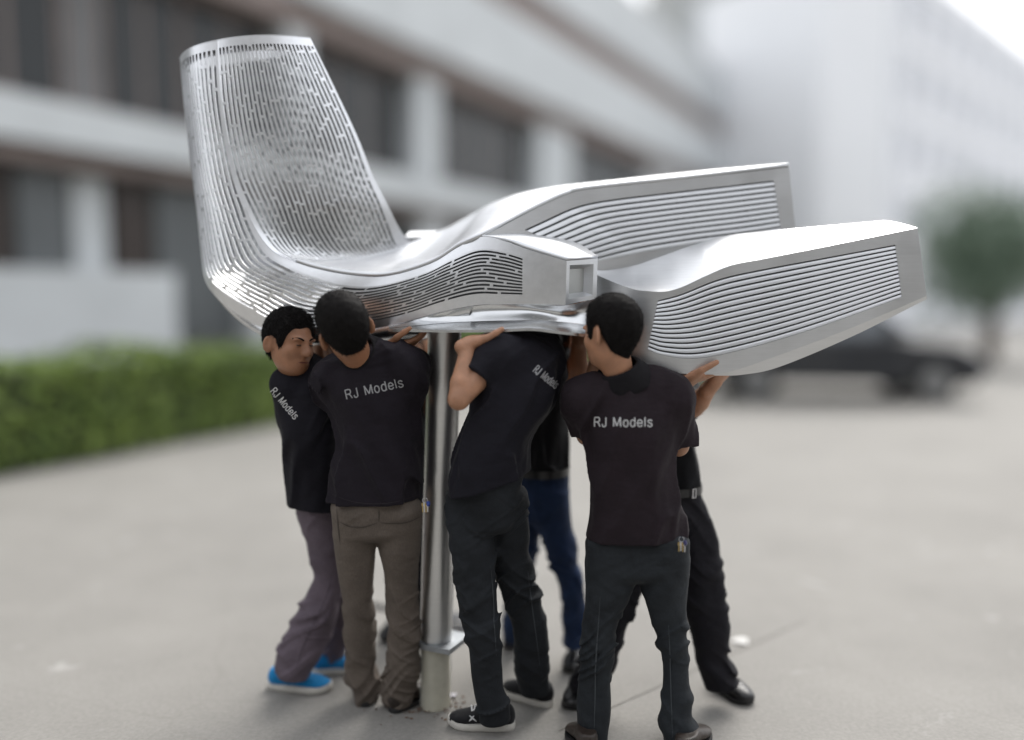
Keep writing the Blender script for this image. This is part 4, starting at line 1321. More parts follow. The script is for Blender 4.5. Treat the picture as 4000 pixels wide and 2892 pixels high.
def project_text(parent_obj, text, px0, py0, px1, py1, size_px, m, parent, bend=0.0, name='printed_letter', weight=.092, gap=.10):
    """lettering printed on a garment: the string runs from (px0,py0) to (px1,py1) in the photograph and is laid on the cloth"""
    bvh = BVHTree.FromObject(parent_obj, bpy.context.evaluated_depsgraph_get())
    mw = parent_obj.matrix_world; inv = mw.inverted()
    total = sum(GLYPHS[c][0] + gap for c in text) - gap
    a = np.array([px0, py0], float); b = np.array([px1, py1], float); d = b - a
    nrm = np.array([d[1], -d[0]]) / np.linalg.norm(d)
    if nrm[1] > 0: nrm = -nrm
    sx = np.linalg.norm(d) / total
    ex = d / np.linalg.norm(d)
    org = inv @ Vector((0, 0, CAMZ))
    x = 0.0; lift = .0018
    for ch in text:
        mb = MB()
        wd, strokes = GLYPHS[ch]
        for st in strokes:
            q = np.array(st, float) + np.array([x, 0])
            if len(q) > 2: q = cr(q, np.linspace(0, len(q) - 1, 3 * len(q)))
            else: q = np.array([q[0] + (q[1] - q[0]) * k / 6 for k in range(7)])
            P2_ = np.stack([q[:, 0] * sx, q[:, 1] * size_px], 1)
            T = np.gradient(P2_, axis=0); T /= np.linalg.norm(T, axis=1)[:, None] + 1e-9
            N = np.stack([-T[:, 1], T[:, 0]], 1) * weight * size_px / 2
            v = []; ok = True
            lift += .00006
            for sg in (-1, 1):
                for k in range(len(q)):
                    u = P2_[k] + N[k] * sg
                    p = a + ex * u[0] + nrm * u[1]
                    hit = bvh.ray_cast(org, (inv.to_3x3() @ Vector(ray(*p))).normalized())
                    if hit[0] is None: ok = False; break
                    v.append(mw @ (hit[0] + hit[1] * lift))
                if not ok: break
            if ok:
                n = len(q)
                mb.add(v, [(k, k + 1, n + k + 1, n + k) for k in range(n - 1)])
        x += wd + gap
        if mb.v:
            o = mb.build(name, m)
            o.parent = parent
            o.matrix_parent_inverse = parent.matrix_world.inverted()

# ------------------------------------------------------------------ the seven men
HB = 0.0055
def edges(E, Y0, Y1, dk=1.05, dmin=.055):
    """leg or trunk stations from (row, left column, right column) and the distances at top and bottom"""
    C, w, d = [], [], []
    n = len(E)
    for k, (y, xl, xr) in enumerate(E):
        Y = Y0 + (Y1 - Y0) * (y - E[0][0]) / (E[-1][0] - E[0][0])
        C.append(W((xl + xr) / 2, y, Y)); hw = (xr - xl) / 2 * Y / FPX
        w.append(hw); d.append(max(dmin, hw * dk))
    return np.array(C), np.array(w), np.array(d)

XR = np.array([1.0, 0, 0])

def person(sp):
    t = sp['torso']
    TC = np.array([W(*q[0]) for q in t]); TWd = np.array([q[1] * q[0][2] / FPX for q in t]); TD = np.array([q[2] for q in t])
    legs = [edges(*L) for L in sp['legs']]
    base = np.mean([L[0][-1] for L in legs], axis=0); base[2] = 0
    root = tag(empty('person', tuple(base)), sp['label'], 'person', 'men carrying the sculpture')
    allp = [TC] + [L[0] for L in legs] + [np.array([W(*a[0]), W(*a[1]), W(*a[2])]) for a in sp['arms']] + [W(*sp['head'][0])[None]]
    allp = np.concatenate(allp)
    lo, hi = allp.min(0) - .2, allp.max(0) + .2
    lo[2] = max(lo[2], -.02)
    hc = W(*sp['head'][0]); hs = sp['head'][3]
    hf, hu = unit(sp['head'][1]), unit(sp['head'][2])
    # ---- body
    F = Field(lo, hi, HB)
    sk = np.interp(np.arange(len(TC)), [0, len(TC) - 4, len(TC) - 2, len(TC) - 1], [.028, .03, .055, .06])
    F.loft(TC, np.maximum(TWd - sk, .03), np.maximum(TD - sk, .03), XR, .02, 3, .3)
    for C, w, d in legs:
        F.loft(np.concatenate([C[:-1], C[-1:] * .7 + C[-2:-1] * .3]), np.maximum(w - .03, .025), np.maximum(d - .03, .025), XR, .02, 3, .3)
    nb = W(*sp['neck'])
    F.cone(nb - np.array([0, 0, .03]), hc - hu * .05 * hs - hf * .012, .054, .053 * hs, .02)
    head(F, hc, hf, hu, hs)
    for a in sp['arms']:
        s_, e_, w_ = W(*a[0]), W(*a[1]), W(*a[2])
        F.cone(s_, e_, .046, .038, .03)
        m_ = e_ + (w_ - e_) * .28
        F.cone(e_, m_, .038, .041, .012); F.cone(m_, w_, .041, .0275, .01)
        hand(F, w_, a[3], a[4], a[5], *(a[6] if len(a) > 6 else ()))
    fmesh('body', F, sp['skin'], root, 1)
    hair(root, hc, hf, hu, sp['seed'], hs, None, sp.get('hairlen', .014), nb)
    # ---- trousers
    F = Field(lo, hi, HB)
    z = []
    for C, w, d in legs:
        F.loft(C, w, d, XR, .025, 3, .6)
        n = len(C)
        z.append((C[int(n * .52)], .17, .9)); z.append((C[-1] + np.array([0, 0, .07]), .11, 1.25)); z.append((C[0] + np.array([0, 0, -.05]), .12, .55))
    crc = .5 * (legs[0][0][1] + legs[1][0][1]); crc = np.array([crc[0], crc[1], min(crc[2], TC[-1][2] - .02)])
    top = np.array([TC[-1] + np.array([0, 0, .12]), TC[-1] + np.array([0, 0, .04]), crc])
    hw = TWd[-1] - (.030 if not sp.get('belt') else -.001)
    F.loft(top, [hw, hw, hw * .93], [TD[-1] - .030, TD[-1] - .026, TD[-1] - .022], XR, .03, 3, .5)
    F.displace(folds_trs(sp['seed'], z, sp.get('tfold', .019)))
    for C, w, d in legs:
        c = C[-1]
        ax = unit(C[-1] - C[-2])
        F.plane_cut(c + ax * .02, unit(ax * .35 + np.array([0, 0, -1.0])), 0, c - .14, c + .14)
    if sp.get('belt'): F.plane_cut(W(*sp['belt']) + np.array([0, 0, .0]), (0, 0, 1))
    trs = fmesh('trousers', F, sp['trs'], root, 1)
    # ---- shirt
    F = Field(lo, hi, HB)
    F.loft(TC, TWd, TD, XR, .03, 3, .5)
    for a in sp['arms']:
        s_, e_ = W(*a[0]), W(*a[1])
        fr = a[7] if len(a) > 7 else .62
        F.cone(s_, s_ + (e_ - s_) * (fr + .25), .072, .064, .040, 'add', (s_ + (e_ - s_) * fr, unit(e_ - s_)))
    for q in sp.get('shoulders', ()): F.cone(W(*q[0]), W(*q[1]), q[2], q[3], .05)
    F.displace(folds_shirt(sp['seed'], sp.get('drag', (.2, 0, 1)), sp.get('sfold', .009) * 2.1))
    F.plane_cut(W(*sp['hem'][0]), unit(sp['hem'][1]))
    sh = fmesh('shirt', F, sp['shirt'], root, 1)
    # ---- collar
    if sp.get('collar', True):
        ca = unit(hc - hu * .05 - nb); 
        ck = sp.get('ck', .92)
        Fc = Field(nb - .16, nb + .16, .0048)
        Fc.loft([nb - ca * .045, nb - ca * .016, nb + ca * .012, nb + ca * .032], [.118 * ck, .108 * ck, .090 * ck, .078 * ck], [.108 * ck, .100 * ck, .088 * ck, .078 * ck], XR, 0, 3, .3)
        Fc.displace(lambda p: .002 * vnoise(p * 22 + sp['seed'], 0))
        Fc.plane_cut(nb + ca * .033, ca); Fc.plane_cut(nb - ca * .05, -ca)
        Fc.cone(nb + ca * .01, nb + ca * .2, .066 * ck, .07 * ck, 0, 'cut')
        co = fmesh('collar', Fc, M['collar'], None, 1)
        co.parent = sh; co.matrix_parent_inverse = sh.matrix_parent_inverse.copy() @ Matrix() if False else Matrix.Translation(Vector((0, 0, 0)))
        bpy.context.view_layer.update()
        co.matrix_parent_inverse = sh.matrix_world.inverted()
    if sp.get('belt'):
        b0 = W(*sp['belt'])
        th = np.linspace(0, 2 * math.pi, 48, endpoint=False)
        k_ = TC[-1]
        a_, d_ = TWd[-1] + .008, TD[-1] + .008
        P = np.array([[(k_[0] + a_ * math.cos(x), k_[1] + d_ * math.sin(x), b0[2] + zz) for zz in (-.034, -.0335, 0, .0005)] for x in th])
        P[:, 0, :2] = k_[:2] + (P[:, 0, :2] - k_[:2]) * .93; P[:, 3, :2] = k_[:2] + (P[:, 3, :2] - k_[:2]) * .93
        be = MB().grid(P, close_u=True).build('belt', M['leather'], None, True, 50)
        be.parent = root; be.matrix_parent_inverse = Matrix.Translation(-Vector(root.location))
        if sp.get('buckle'):
            an = sp['buckle']
            bx = k_ + np.array([(a_ + .004) * math.cos(an), (d_ + .004) * math.sin(an), 0])
            tx = unit([-a_ * math.sin(an), d_ * math.cos(an), 0]); nx_ = np.cross(tx, [0, 0, 1.0])
            mbk = MB()
            zc = b0[2] - .017
            for u0, u1, v0, v1 in ((-.010, .010, .016, .019), (-.010, .010, -.019, -.016), (-.010, -.005, -.0159, .0159), (.006, .010, -.0159, .0159)):
                cs = []
                for vz in (v0, v1):
                    for uu, nn_ in ((u0, 0), (u1, 0), (u1, .006), (u0, .006)):
                        p = bx + tx * uu + nx_ * nn_; cs.append((p[0], p[1], zc + vz))
                mbk.hexa(cs)
            bo = mbk.build('buckle', M['buckle'], None)
            bo.parent = be
    shoes = [shoe(root, Gd(*a), Gd(*b), '', *rest) for a, b, *rest in sp['shoes']]
    bpy.context.view_layer.update()
    if sp.get('text'):
        x0, y0, x1, y1, sz, mm, bend = sp['text']
        project_text(sh, 'RJ Models', x0, y0, x1, y1, sz, mm, sh, bend)
    return root, sh, trs, shoes

UP = (0, 0, 1.0)
RELAX = (.35, .1)

# man with blue sneakers, far left, in profile
P1 = person(dict(seed=11, label='man in purple-grey trousers and bright blue sneakers, face turned to the right',
    skin=M['skin_a'], shirt=M['shirt_c'], trs=M['trs_purple'], neck=(1168, 1440, 3.32),
    head=((1130, 1338, 3.27), (.80, -.56, -.12), (-.10, .16, 1.0), 1.0), hairlen=.024,
    torso=[((1168, 1432, 3.32), 55, .06), ((1188, 1470, 3.33), 118, .09), ((1203, 1530, 3.33), 145, .115), ((1212, 1590, 3.34), 139, .125), ((1222, 1676, 3.35), 129, .125), ((1229, 1775, 3.37), 112, .12), ((1230, 1868, 3.39), 113, .12), ((1240, 1940, 3.4), 109, .122), ((1248, 2010, 3.41), 104, .122)],
    hem=((1200, 1992, 3.33), (-.12, 0, -1)), drag=(.45, .1, 1),
    arms=[((1120, 1500, 3.29), (1300, 1590, 3.38), (1330, 1420, 3.42), (0.3, .3, 1), (0, 1, .2), (-1, 0, 0)),
          ((1270, 1480, 3.42), (1296, 1520, 3.55), (1252, 1385, 3.50), (-.1, .2, 1), (.4, 1, 0), (1, 0, 0), RELAX, .45)],
    legs=[([(1985, 1154, 1345), (2069, 1180, 1345), (2172, 1200, 1342), (2257, 1216, 1345), (2330, 1187, 1335), (2414, 1146, 1318), (2517, 1104, 1272), (2578, 1076, 1234), (2628, 1060, 1210)], 3.42, 3.43, .78),
          ([(1990, 1235, 1395), (2100, 1255, 1400), (2250, 1272, 1400), (2380, 1268, 1388), (2505, 1240, 1366), (2578, 1232, 1354)], 3.5, 3.66, .8)],
    shoes=[((1052, 2684), (1292, 2700), M['blue_mesh'], M['rubber_w'], M['lace_b'], None, .047, .075), ((1224, 2630), (1392, 2618), M['blue_mesh'], M['rubber_w'], M['lace_b'], None, .047, .075)],
    text=(1056, 1530, 1150, 1640, 38, M['print'], 0)))

# eyes, brows and mouth line of the man whose face shows
def face_parts(root, c, fwd, up, s):
    c = W(*c); fwd = unit(fwd); up = unit(np.asarray(up) - fwd * (np.asarray(up) @ fwd)); rt = np.cross(fwd, up)
    ax = np.stack([rt, fwd, up])
    Q = lambda x, y, z: c + (rt * x + fwd * y + up * z) * s
    for sx in (-1, 1):
        F = Field(Q(.033 * sx, .09, .02) - .04, Q(.033 * sx, .09, .02) + .04, .0025)
        for k in range(6):
            u = k / 5
            F.ell(Q((.014 + .036 * u) * sx, .0935 - .016 * u * u, .021 + .007 * math.sin(u * 2.6)), ax, (.007, .0045, .0038), .003)
        fmesh('eyebrow', F, M['hair'], root, 1)
        F = Field(Q(.031 * sx, .09, .003) - .03, Q(.031 * sx, .09, .003) + .03, .002)
        F.ell(Q(.030 * sx, .0885, .002), ax, (.013, .006, .0028), .002)
        fmesh('eye', F, mat('dark_eye', (.012, .008, .006), .3), root, 1)
def mouth(root, c, fwd, up, s):
    c = W(*c); fwd = unit(fwd); up = unit(np.asarray(up) - fwd * (np.asarray(up) @ fwd)); rt = np.cross(fwd, up)
    Q = lambda x, y, z: c + (rt * x + fwd * y + up * z) * s
    F = Field(Q(0, .095, -.064) - .04, Q(0, .095, -.064) + .04, .0022)
    F.ell(Q(0, .094, -.0635), np.stack([rt, fwd, up]), (.027, .009, .003), .002)
    fmesh('mouth', F, mat('lip', (.16, .055, .045), .5), root, 1)
mouth(P1[0], (1130, 1338, 3.27), (.80, -.56, -.12), (-.10, .16, 1.0), 1.0)
face_parts(P1[0], (1130, 1338, 3.27), (.80, -.56, -.12), (-.10, .16, 1.0), 1.0)

# man in brown-grey trousers, seen from behind
P2 = person(dict(seed=23, label='man seen from behind in brown-grey trousers, left of the pole',
    skin=M['skin_a'], shirt=M['shirt_a'], trs=M['trs_brown'], neck=(1408, 1385, 3.17),
    head=((1345, 1284, 3.08), (-.42, .86, .22), (-.26, -.22, .94), 1.06),
    torso=[((1412, 1378, 3.17), 60, .06), ((1430, 1408, 3.18), 135, .085), ((1440, 1455, 3.2), 190, .11), ((1452, 1530, 3.2), 197, .12), ((1468, 1620, 3.2), 166, .122), ((1483, 1731, 3.2), 161, .12), ((1480, 1813, 3.2), 167, .12), ((1470, 1900, 3.2), 176, .122), ((1467, 1960, 3.2), 180, .124), ((1467, 2010, 3.2), 182, .124)],
    hem=((1440, 1986, 3.07), (.04, 0, -1)), drag=(-.5, 0, 1), sfold=.0095, tfold=.016,
    arms=[((1288, 1470, 3.2), (1300, 1600, 3.36), (1300, 1420, 3.46), (0, .2, 1), (0, 1, -.2), (1, 0, 0)),
          ((1595, 1430, 3.19), (1600, 1545, 3.26), (1508, 1366, 3.22), (.95, .12, .22), (.0, .35, 1), (0, -1, .35), (.30, .10, 1.02, .05), .75)],
    shoulders=[((1560, 1425, 3.2), (1618, 1428, 3.26), .085, .075)],
    legs=[([(1985, 1294, 1475), (2051, 1296, 1478), (2142, 1302, 1469), (2263, 1321, 1463), (2354, 1336, 1457), (2444, 1339, 1466), (2535, 1349, 1467), (2614, 1345, 1466), (2674, 1367, 1478), (2728, 1382, 1472)], 3.2, 3.37, .95),
          ([(1985, 1478, 1656), (2051, 1478, 1653), (2130, 1477, 1645), (2202, 1493, 1636), (2323, 1509, 1635), (2414, 1511, 1637), (2505, 1514, 1642), (2565, 1510, 1647), (2626, 1505, 1645), (2680, 1502, 1625), (2740, 1500, 1606)], 3.2, 3.32, .95)],
    shoes=[((1424, 2764), (1450, 2650), M['leather_b'], M['rubber_k'], None, None, .045, .08), ((1530, 2786), (1662, 2712), M['leather_b'], M['rubber_k'], None, None, .046, .08)],
    text=(1353, 1561, 1578, 1510, 50, M['print_grey'], 0)))

# man bending under the plate
P3 = person(dict(seed=35, label='man bending with his head under the plate, black sneakers with white soles',
    skin=M['skin_b'], shirt=M['shirt_c'], trs=M['trs_dark'], neck=(2085, 1372, 3.30),
    head=((2105, 1385, 3.42), (.25, .8, -.55), (.2, .5, .8), 1.0),
    torso=[((2075, 1352, 3.24), 85, .07), ((2058, 1385, 3.2), 130, .10), ((2040, 1440, 3.17), 150, .118), ((2012, 1520, 3.15), 166, .125), ((1975, 1600, 3.13), 150, .125), ((1942, 1690, 3.12), 137, .122), ((1920, 1786, 3.12), 148, .122), ((1906, 1880, 3.12), 162, .124), ((1903, 1950, 3.12), 166, .124)],
    hem=((1890, 1925, 3.0), (.30, 0, -1)), drag=(.75, 0, 1), sfold=.009,
    arms=[((1945, 1402, 3.10), (1792, 1560, 3.02), (1832, 1345, 3.10), (.88, .35, .30), (0, -.15, 1), (.2, -1, 0), (.15, .10, 1.05, .1), .52),
          ((2120, 1400, 3.25), (2150, 1480, 3.36), (2140, 1350, 3.5), (0, .2, 1), (0, 1, 0), (-1, 0, 0), RELAX, .8)],
    shoulders=[((1975, 1392, 3.12), (1950, 1402, 3.10), .082, .074), ((2090, 1375, 3.22), (2125, 1395, 3.25), .08, .07)],
    legs=[([(1940, 1738, 1900), (2021, 1741, 1912), (2142, 1756, 1936), (2263, 1771, 1940), (2384, 1789, 1952), (2457, 1807, 1958), (2505, 1823, 1962), (2626, 1835, 1972), (2705, 1844, 1984), (2750, 1858, 2004), (2806, 1866, 2004)], 3.12, 3.10, .85),
          ([(1940, 1900, 2066), (2021, 1905, 2068), (2094, 1912, 2070), (2160, 1925, 2068), (2215, 1940, 2084), (2311, 1965, 2101), (2414, 1993, 2128), (2463, 2005, 2138), (2566, 2012, 2150), (2626, 2014, 2152), (2692, 2018, 2156)], 3.15, 3.30, .85)],
    shoes=[((2008, 2846), (1756, 2832), M['black_mesh'], M['rubber_w'], M['lace_w'], None, .048, .078), ((2152, 2762), (1972, 2702), M['black_mesh'], M['rubber_w'], M['lace_w'], None, .048, .078)],
    text=(2080, 1452, 2166, 1520, 44, M['print_grey'], 0)))

# man behind him in blue jeans
P4 = person(dict(seed=47, label='man in blue jeans half hidden behind the bending man',
    skin=M['skin_a'], shirt=M['shirt_d'], trs=M['trs_blue'], neck=(2172, 1400, 3.60),
    head=((2178, 1318, 3.62), (.55, .7, -.2), (0, -.1, 1), 1.0),
    torso=[((2165, 1400, 3.6), 60, .06), ((2150, 1432, 3.6), 100, .09), ((2125, 1500, 3.6), 100, .115), ((2118, 1590, 3.6), 101, .122), ((2115, 1690, 3.6), 101, .12), ((2114, 1770, 3.6), 103, .12), ((2116, 1840, 3.6), 104, .12)],
    hem=((2116, 1822, 3.6), (0, 0, -1)), belt=(2116, 1820, 3.6),
    arms=[((2190, 1440, 3.58), (2256, 1475, 3.46), (2264, 1305, 3.40), (0, .3, 1), (-.3, 1, 0), (1, 0, 0), RELAX, .72),
          ((2060, 1450, 3.65), (2040, 1560, 3.75), (2060, 1400, 3.8), (0, .2, 1), (0, -1, 0), (1, 0, 0))],
    legs=[([(1880, 2068, 2222), (1991, 2070, 2228), (2082, 2104, 2235), (2142, 2125, 2249), (2196, 2144, 2261), (2263, 2174, 2276), (2354, 2194, 2284), (2438, 2199, 2288), (2505, 2196, 2285)], 3.6, 3.68, .95),
          ([(1880, 2005, 2140), (2000, 1998, 2120), (2200, 1980, 2090), (2350, 1968, 2062), (2490, 1960, 2045)], 3.65, 3.86, .95)],
    shoes=[((2262, 2560), (2222, 2636), M['leather'], M['rubber_k'], None, None, .043, .085), ((2015, 2492), (1990, 2542), M['leather_b'], M['rubber_k'], None, None, .043, .08)]))

# man on the right, from behind, holding the wing
P5 = person(dict(seed=59, label='man seen from behind in charcoal jeans, his hand under the right wing', ck=1.02,
    skin=M['skin_b'], shirt=M['shirt_b'], trs=M['trs_dark2'], neck=(2425, 1462, 3.10),
    head=((2388, 1302, 3.07), (-.62, .78, -.08), (.04, .02, 1.0), 1.06),
    torso=[((2428, 1462, 3.11), 64, .06), ((2440, 1500, 3.11), 140, .085), ((2450, 1550, 3.11), 190, .105), ((2455, 1630, 3.10), 190, .118), ((2459, 1710, 3.09), 176, .12), ((2462, 1771, 3.09), 164, .118), ((2468, 1905, 3.09), 170, .116), ((2480, 2006, 3.09), 185, .122), ((2483, 2080, 3.09), 196, .124), ((2480, 2160, 3.09), 198, .124)],
    hem=((2460, 2138, 2.965), (.02, 0, -1)), drag=(.25, 0, 1), sfold=.008,
    shoulders=[((2330, 1535, 3.11), (2278, 1560, 3.11), .075, .072), ((2570, 1530, 3.11), (2632, 1552, 3.11), .075, .072)],
    arms=[((2272, 1568, 3.11), (2292, 1700, 3.20), (2322, 1450, 3.26), (.3, .5, .8), (0, .2, 1), (1, 0, 0), RELAX, .70),
          ((2636, 1562, 3.11), (2650, 1742, 3.16), (2672, 1488, 3.17), (.97, .16, .20), (-.05, .25, 1), (0, -1, .35), (.12, .08, 1.06, -.1), .93)],
    legs=[([(2120, 2284, 2478), (2218, 2285, 2482), (2320, 2281, 2462), (2400, 2275, 2432), (2462, 2267, 2408), (2544, 2261, 2399), (2626, 2256, 2395), (2700, 2250, 2393), (2789, 2243, 2389), (2860, 2240, 2380), (2925, 2236, 2376)], 3.09, 3.05, .95),
          ([(2120, 2484, 2698), (2218, 2494, 2698), (2320, 2510, 2691), (2400, 2535, 2687), (2490, 2563, 2690), (2598, 2577, 2698), (2707, 2577, 2704), (2816, 2582, 2712), (2880, 2586, 2720), (2940, 2590, 2730)], 3.09, 3.03, .95)],
    shoes=[((2305, 2945), (2236, 2862), M['leather_b'], M['rubber_k'], None, None, .046, .06), ((2660, 2960), (2755, 2872), M['leather_b'], M['rubber_k'], None, None, .046, .06)],
    text=(2320, 1667, 2548, 1667, 50, M['print'], 0)))

# man behind the right one, belt and black trousers
P6 = person(dict(seed=71, label='man with belt and black trousers, legs wide apart, right end of the group',
    skin=M['skin_b'], shirt=M['shirt_d'], trs=M['trs_black'], neck=(2600, 1465, 3.50),
    head=((2606, 1375, 3.60), (-.3, -.95, .0), (0, .1, 1), 1.0),
    torso=[((2600, 1465, 3.5), 60, .06), ((2606, 1505, 3.47), 110, .09), ((2606, 1580, 3.44), 105, .115), ((2610, 1640, 3.43), 96, .12), ((2614, 1704, 3.42), 95, .12), ((2622, 1825, 3.42), 108, .12), ((2627, 1895, 3.42), 108, .12)],
    hem=((2627, 1888, 3.42), (0, 0, -1)), belt=(2627, 1886, 3.42), buckle=-1.05,
    arms=[((2662, 1538, 3.45), (2712, 1592, 3.36), (2778, 1508, 3.29), (.75, .1, .62), (-.5, .5, .8), (-.2, -1, 0), (.25, .1), .95),
          ((2540, 1540, 3.48), (2520, 1640, 3.56), (2520, 1480, 3.60), (0, .1, 1), (0, 1, 0), (1, 0, 0))],
    legs=[([(1920, 2600, 2740), (1960, 2604, 2752), (2006, 2610, 2768), (2109, 2630, 2797), (2190, 2650, 2820), (2256, 2661, 2829), (2310, 2668, 2838), (2408, 2679, 2846), (2490, 2694, 2852), (2582, 2712, 2850), (2625, 2726, 2872), (2672, 2742, 2884)], 3.42, 3.33, .8),
          ([(1930, 2500, 2640), (2100, 2452, 2588), (2313, 2372, 2508), (2450, 2320, 2452), (2593, 2262, 2404), (2690, 2208, 2330)], 3.42, 3.32, .8)],
    shoes=[((2785, 2672), (2932, 2758), M['leather'], M['rubber_k'], M['rubber_k'], None, .047, .075), ((2262, 2712), (2228, 2780), M['leather'], M['rubber_k'], None, None, .045, .075)]))

# man hidden behind the pole, one shoe showing
P7 = person(dict(seed=83, label='man hidden behind the pole and the brown trousers, one black shoe showing',
    skin=M['skin_a'], shirt=M['shirt_d'], trs=M['trs_black'], neck=(1612, 1410, 4.02), collar=False,
    head=((1615, 1400, 4.10), (0, -.9, -.3), (0, .2, 1), .95),
    torso=[((1612, 1425, 4.02), 60, .06), ((1605, 1460, 4.0), 95, .09), ((1598, 1540, 4.0), 100, .115), ((1592, 1640, 4.0), 96, .12), ((1590, 1760, 4.0), 94, .12), ((1588, 1860, 4.0), 94, .12)],
    hem=((1590, 1840, 3.95), (0, 0, -1)),
    arms=[((1520, 1480, 4.0), (1530, 1600, 3.95), (1540, 1440, 3.9), (0, 0, 1), (0, 1, 0), (1, 0, 0)), ((1670, 1480, 4.0), (1690, 1600, 3.95), (1690, 1440, 3.9), (0, 0, 1), (0, 1, 0), (-1, 0, 0))],
    legs=[([(1850, 1505, 1590), (2050, 1512, 1592), (2250, 1515, 1588), (2400, 1518, 1586), (2465, 1516, 1588)], 4.0, 3.98, 1.0), ([(1850, 1592, 1680), (2050, 1600, 1682), (2250, 1608, 1684), (2400, 1616, 1690), (2460, 1616, 1692)], 4.0, 4.02, 1.0)],
    shoes=[((1560, 2492), (1488, 2510), M['leather'], M['rubber_k'], None, None, .045, .085), ((1650, 2480), (1640, 2505), M['leather'], M['rubber_k'], None, None, .045, .085)]))

# mark on the black sneakers, blue flash on the right man's shoe
def stroke(obj, pts, wpx, m, name):
    """flat mark laid on a surface along a photograph polyline"""
    dep = bpy.context.evaluated_depsgraph_get()
    bvh = BVHTree.FromObject(obj, dep)
    inv = obj.matrix_world.inverted()
    q = even(np.array(pts, float), 14)
    T = np.gradient(q, axis=0); T /= np.linalg.norm(T, axis=1)[:, None]
    N = np.stack([-T[:, 1], T[:, 0]], 1)
    ww = wpx * np.sin(np.linspace(.25, math.pi - .25, 14)) / 2
    v = []
    for sgn in (-1, 1):
        for k in range(14):
            p = q[k] + N[k] * ww[k] * sgn
            hit = bvh.ray_cast(inv @ Vector((0, 0, CAMZ)), (inv.to_3x3() @ Vector(ray(*p))).normalized())
            if hit[0] is None: return None
            v.append(obj.matrix_world @ (hit[0] + hit[1] * .0025))
    return v, [(k, k + 1, 14 + k + 1, 14 + k) for k in range(13)]
def mark(shoe_e, strokes, wpx, m, name='shoe_mark'):
    up = [c for c in shoe_e.children if c.name.startswith('shoe_upper')][0]
    mb = MB()
    for s_ in strokes:
        r0 = stroke(up, s_, wpx, m, name)
        if r0: mb.add(*r0)
    if mb.v:
        o = mb.build(name, m)
        o.parent = shoe_e; o.matrix_parent_inverse = shoe_e.matrix_world.inverted()
mark(P3[3][0], [[(1834, 2796), (1846, 2806), (1862, 2818)], [(1852, 2796), (1844, 2806), (1832, 2818)]], 7, M['print'])
mark(P3[3][1], [[(2122, 2698), (2130, 2705), (2138, 2712)], [(2136, 2697), (2130, 2705), (2122, 2713)]], 5, M['print'])
mark(P6[3][0], [[(2830, 2690), (2822, 2702), (2818, 2712)]], 20, mat('blue_flash', (.012, .03, .28), .5))

# seams, pocket edges, pressed creases and painted fold shade on the trousers
def seams(trs, root, lines, w, m, name='seam'):
    for L in lines:
        r0 = stroke(trs, L, w, m, name)
        if r0:
            o = MB().add(*r0).build(name, m)
            o.parent = trs; o.matrix_parent_inverse = trs.matrix_world.inverted()
M['seam_d'] = mat('dark_seam', (.010, .011, .013), .9)
M['seam_l'] = mat('worn_seam', (.055, .062, .068), .9)  # paler lines for the pressed creases and side stitching
M['seam_b'] = mat('brown_seam', (.055, .045, .037), .9)
M['seam_p'] = mat('purple_seam', (.06, .047, .058), .9)
seams(P5[2], P5[0], [[(2462, 2146), (2470, 2185), (2478, 2225)]], 4, M['seam_d'])
seams(P5[2], P5[0], [[(2345, 2330), (2338, 2450), (2328, 2600), (2324, 2740), (2320, 2880)], [(2612, 2440), (2618, 2560), (2622, 2700), (2628, 2880)]], 4, M['seam_l'])
seams(P5[2], P5[0], [[(2310, 2170), (2355, 2200), (2410, 2212)], [(2560, 2210), (2620, 2200), (2672, 2165)]], 3, M['seam_d'])
seams(P2[2], P2[0], [[(1330, 2040), (1372, 2058), (1425, 2058), (1474, 2042)], [(1486, 2042), (1530, 2045), (1590, 2040), (1640, 2018)], [(1480, 1990), (1481, 2015), (1480, 2040)]], 5, M['seam_b'])  # both under-seat strokes are fold shade painted as lines; the third is stitching
seams(P2[2], P2[0], [[(1316, 1985), (1322, 2060), (1330, 2130)]], 3, M['seam_b'])
seams(P1[2], P1[0], [[(1300, 2230), (1275, 2330), (1225, 2440), (1180, 2540), (1160, 2620)]], 3, M['seam_p'])
seams(P3[2], P3[0], [[(1915, 2210), (1925, 2330), (1930, 2450), (1938, 2560)], [(2060, 2230), (2075, 2350), (2092, 2470), (2108, 2600)]], 3, M['seam_l'])
M['hem'] = mat('hem_stitch', (.022, .017, .022), .9)
seams(P5[1], P5[0], [[(2292, 2056), (2370, 2100), (2462, 2120), (2570, 2116), (2668, 2062)]], 3, M['hem'], 'hem_stitch')
seams(P2[1], P2[0], [[(1300, 1932), (1370, 1958), (1450, 1968), (1540, 1962), (1636, 1932)]], 3, M['hem'], 'hem_stitch')
seams(P3[2], P3[0], [[(1745, 1925), (1750, 1970), (1768, 2012)], [(1812, 2062), (1860, 2080), (1915, 2080)]], 4, M['seam_d'])

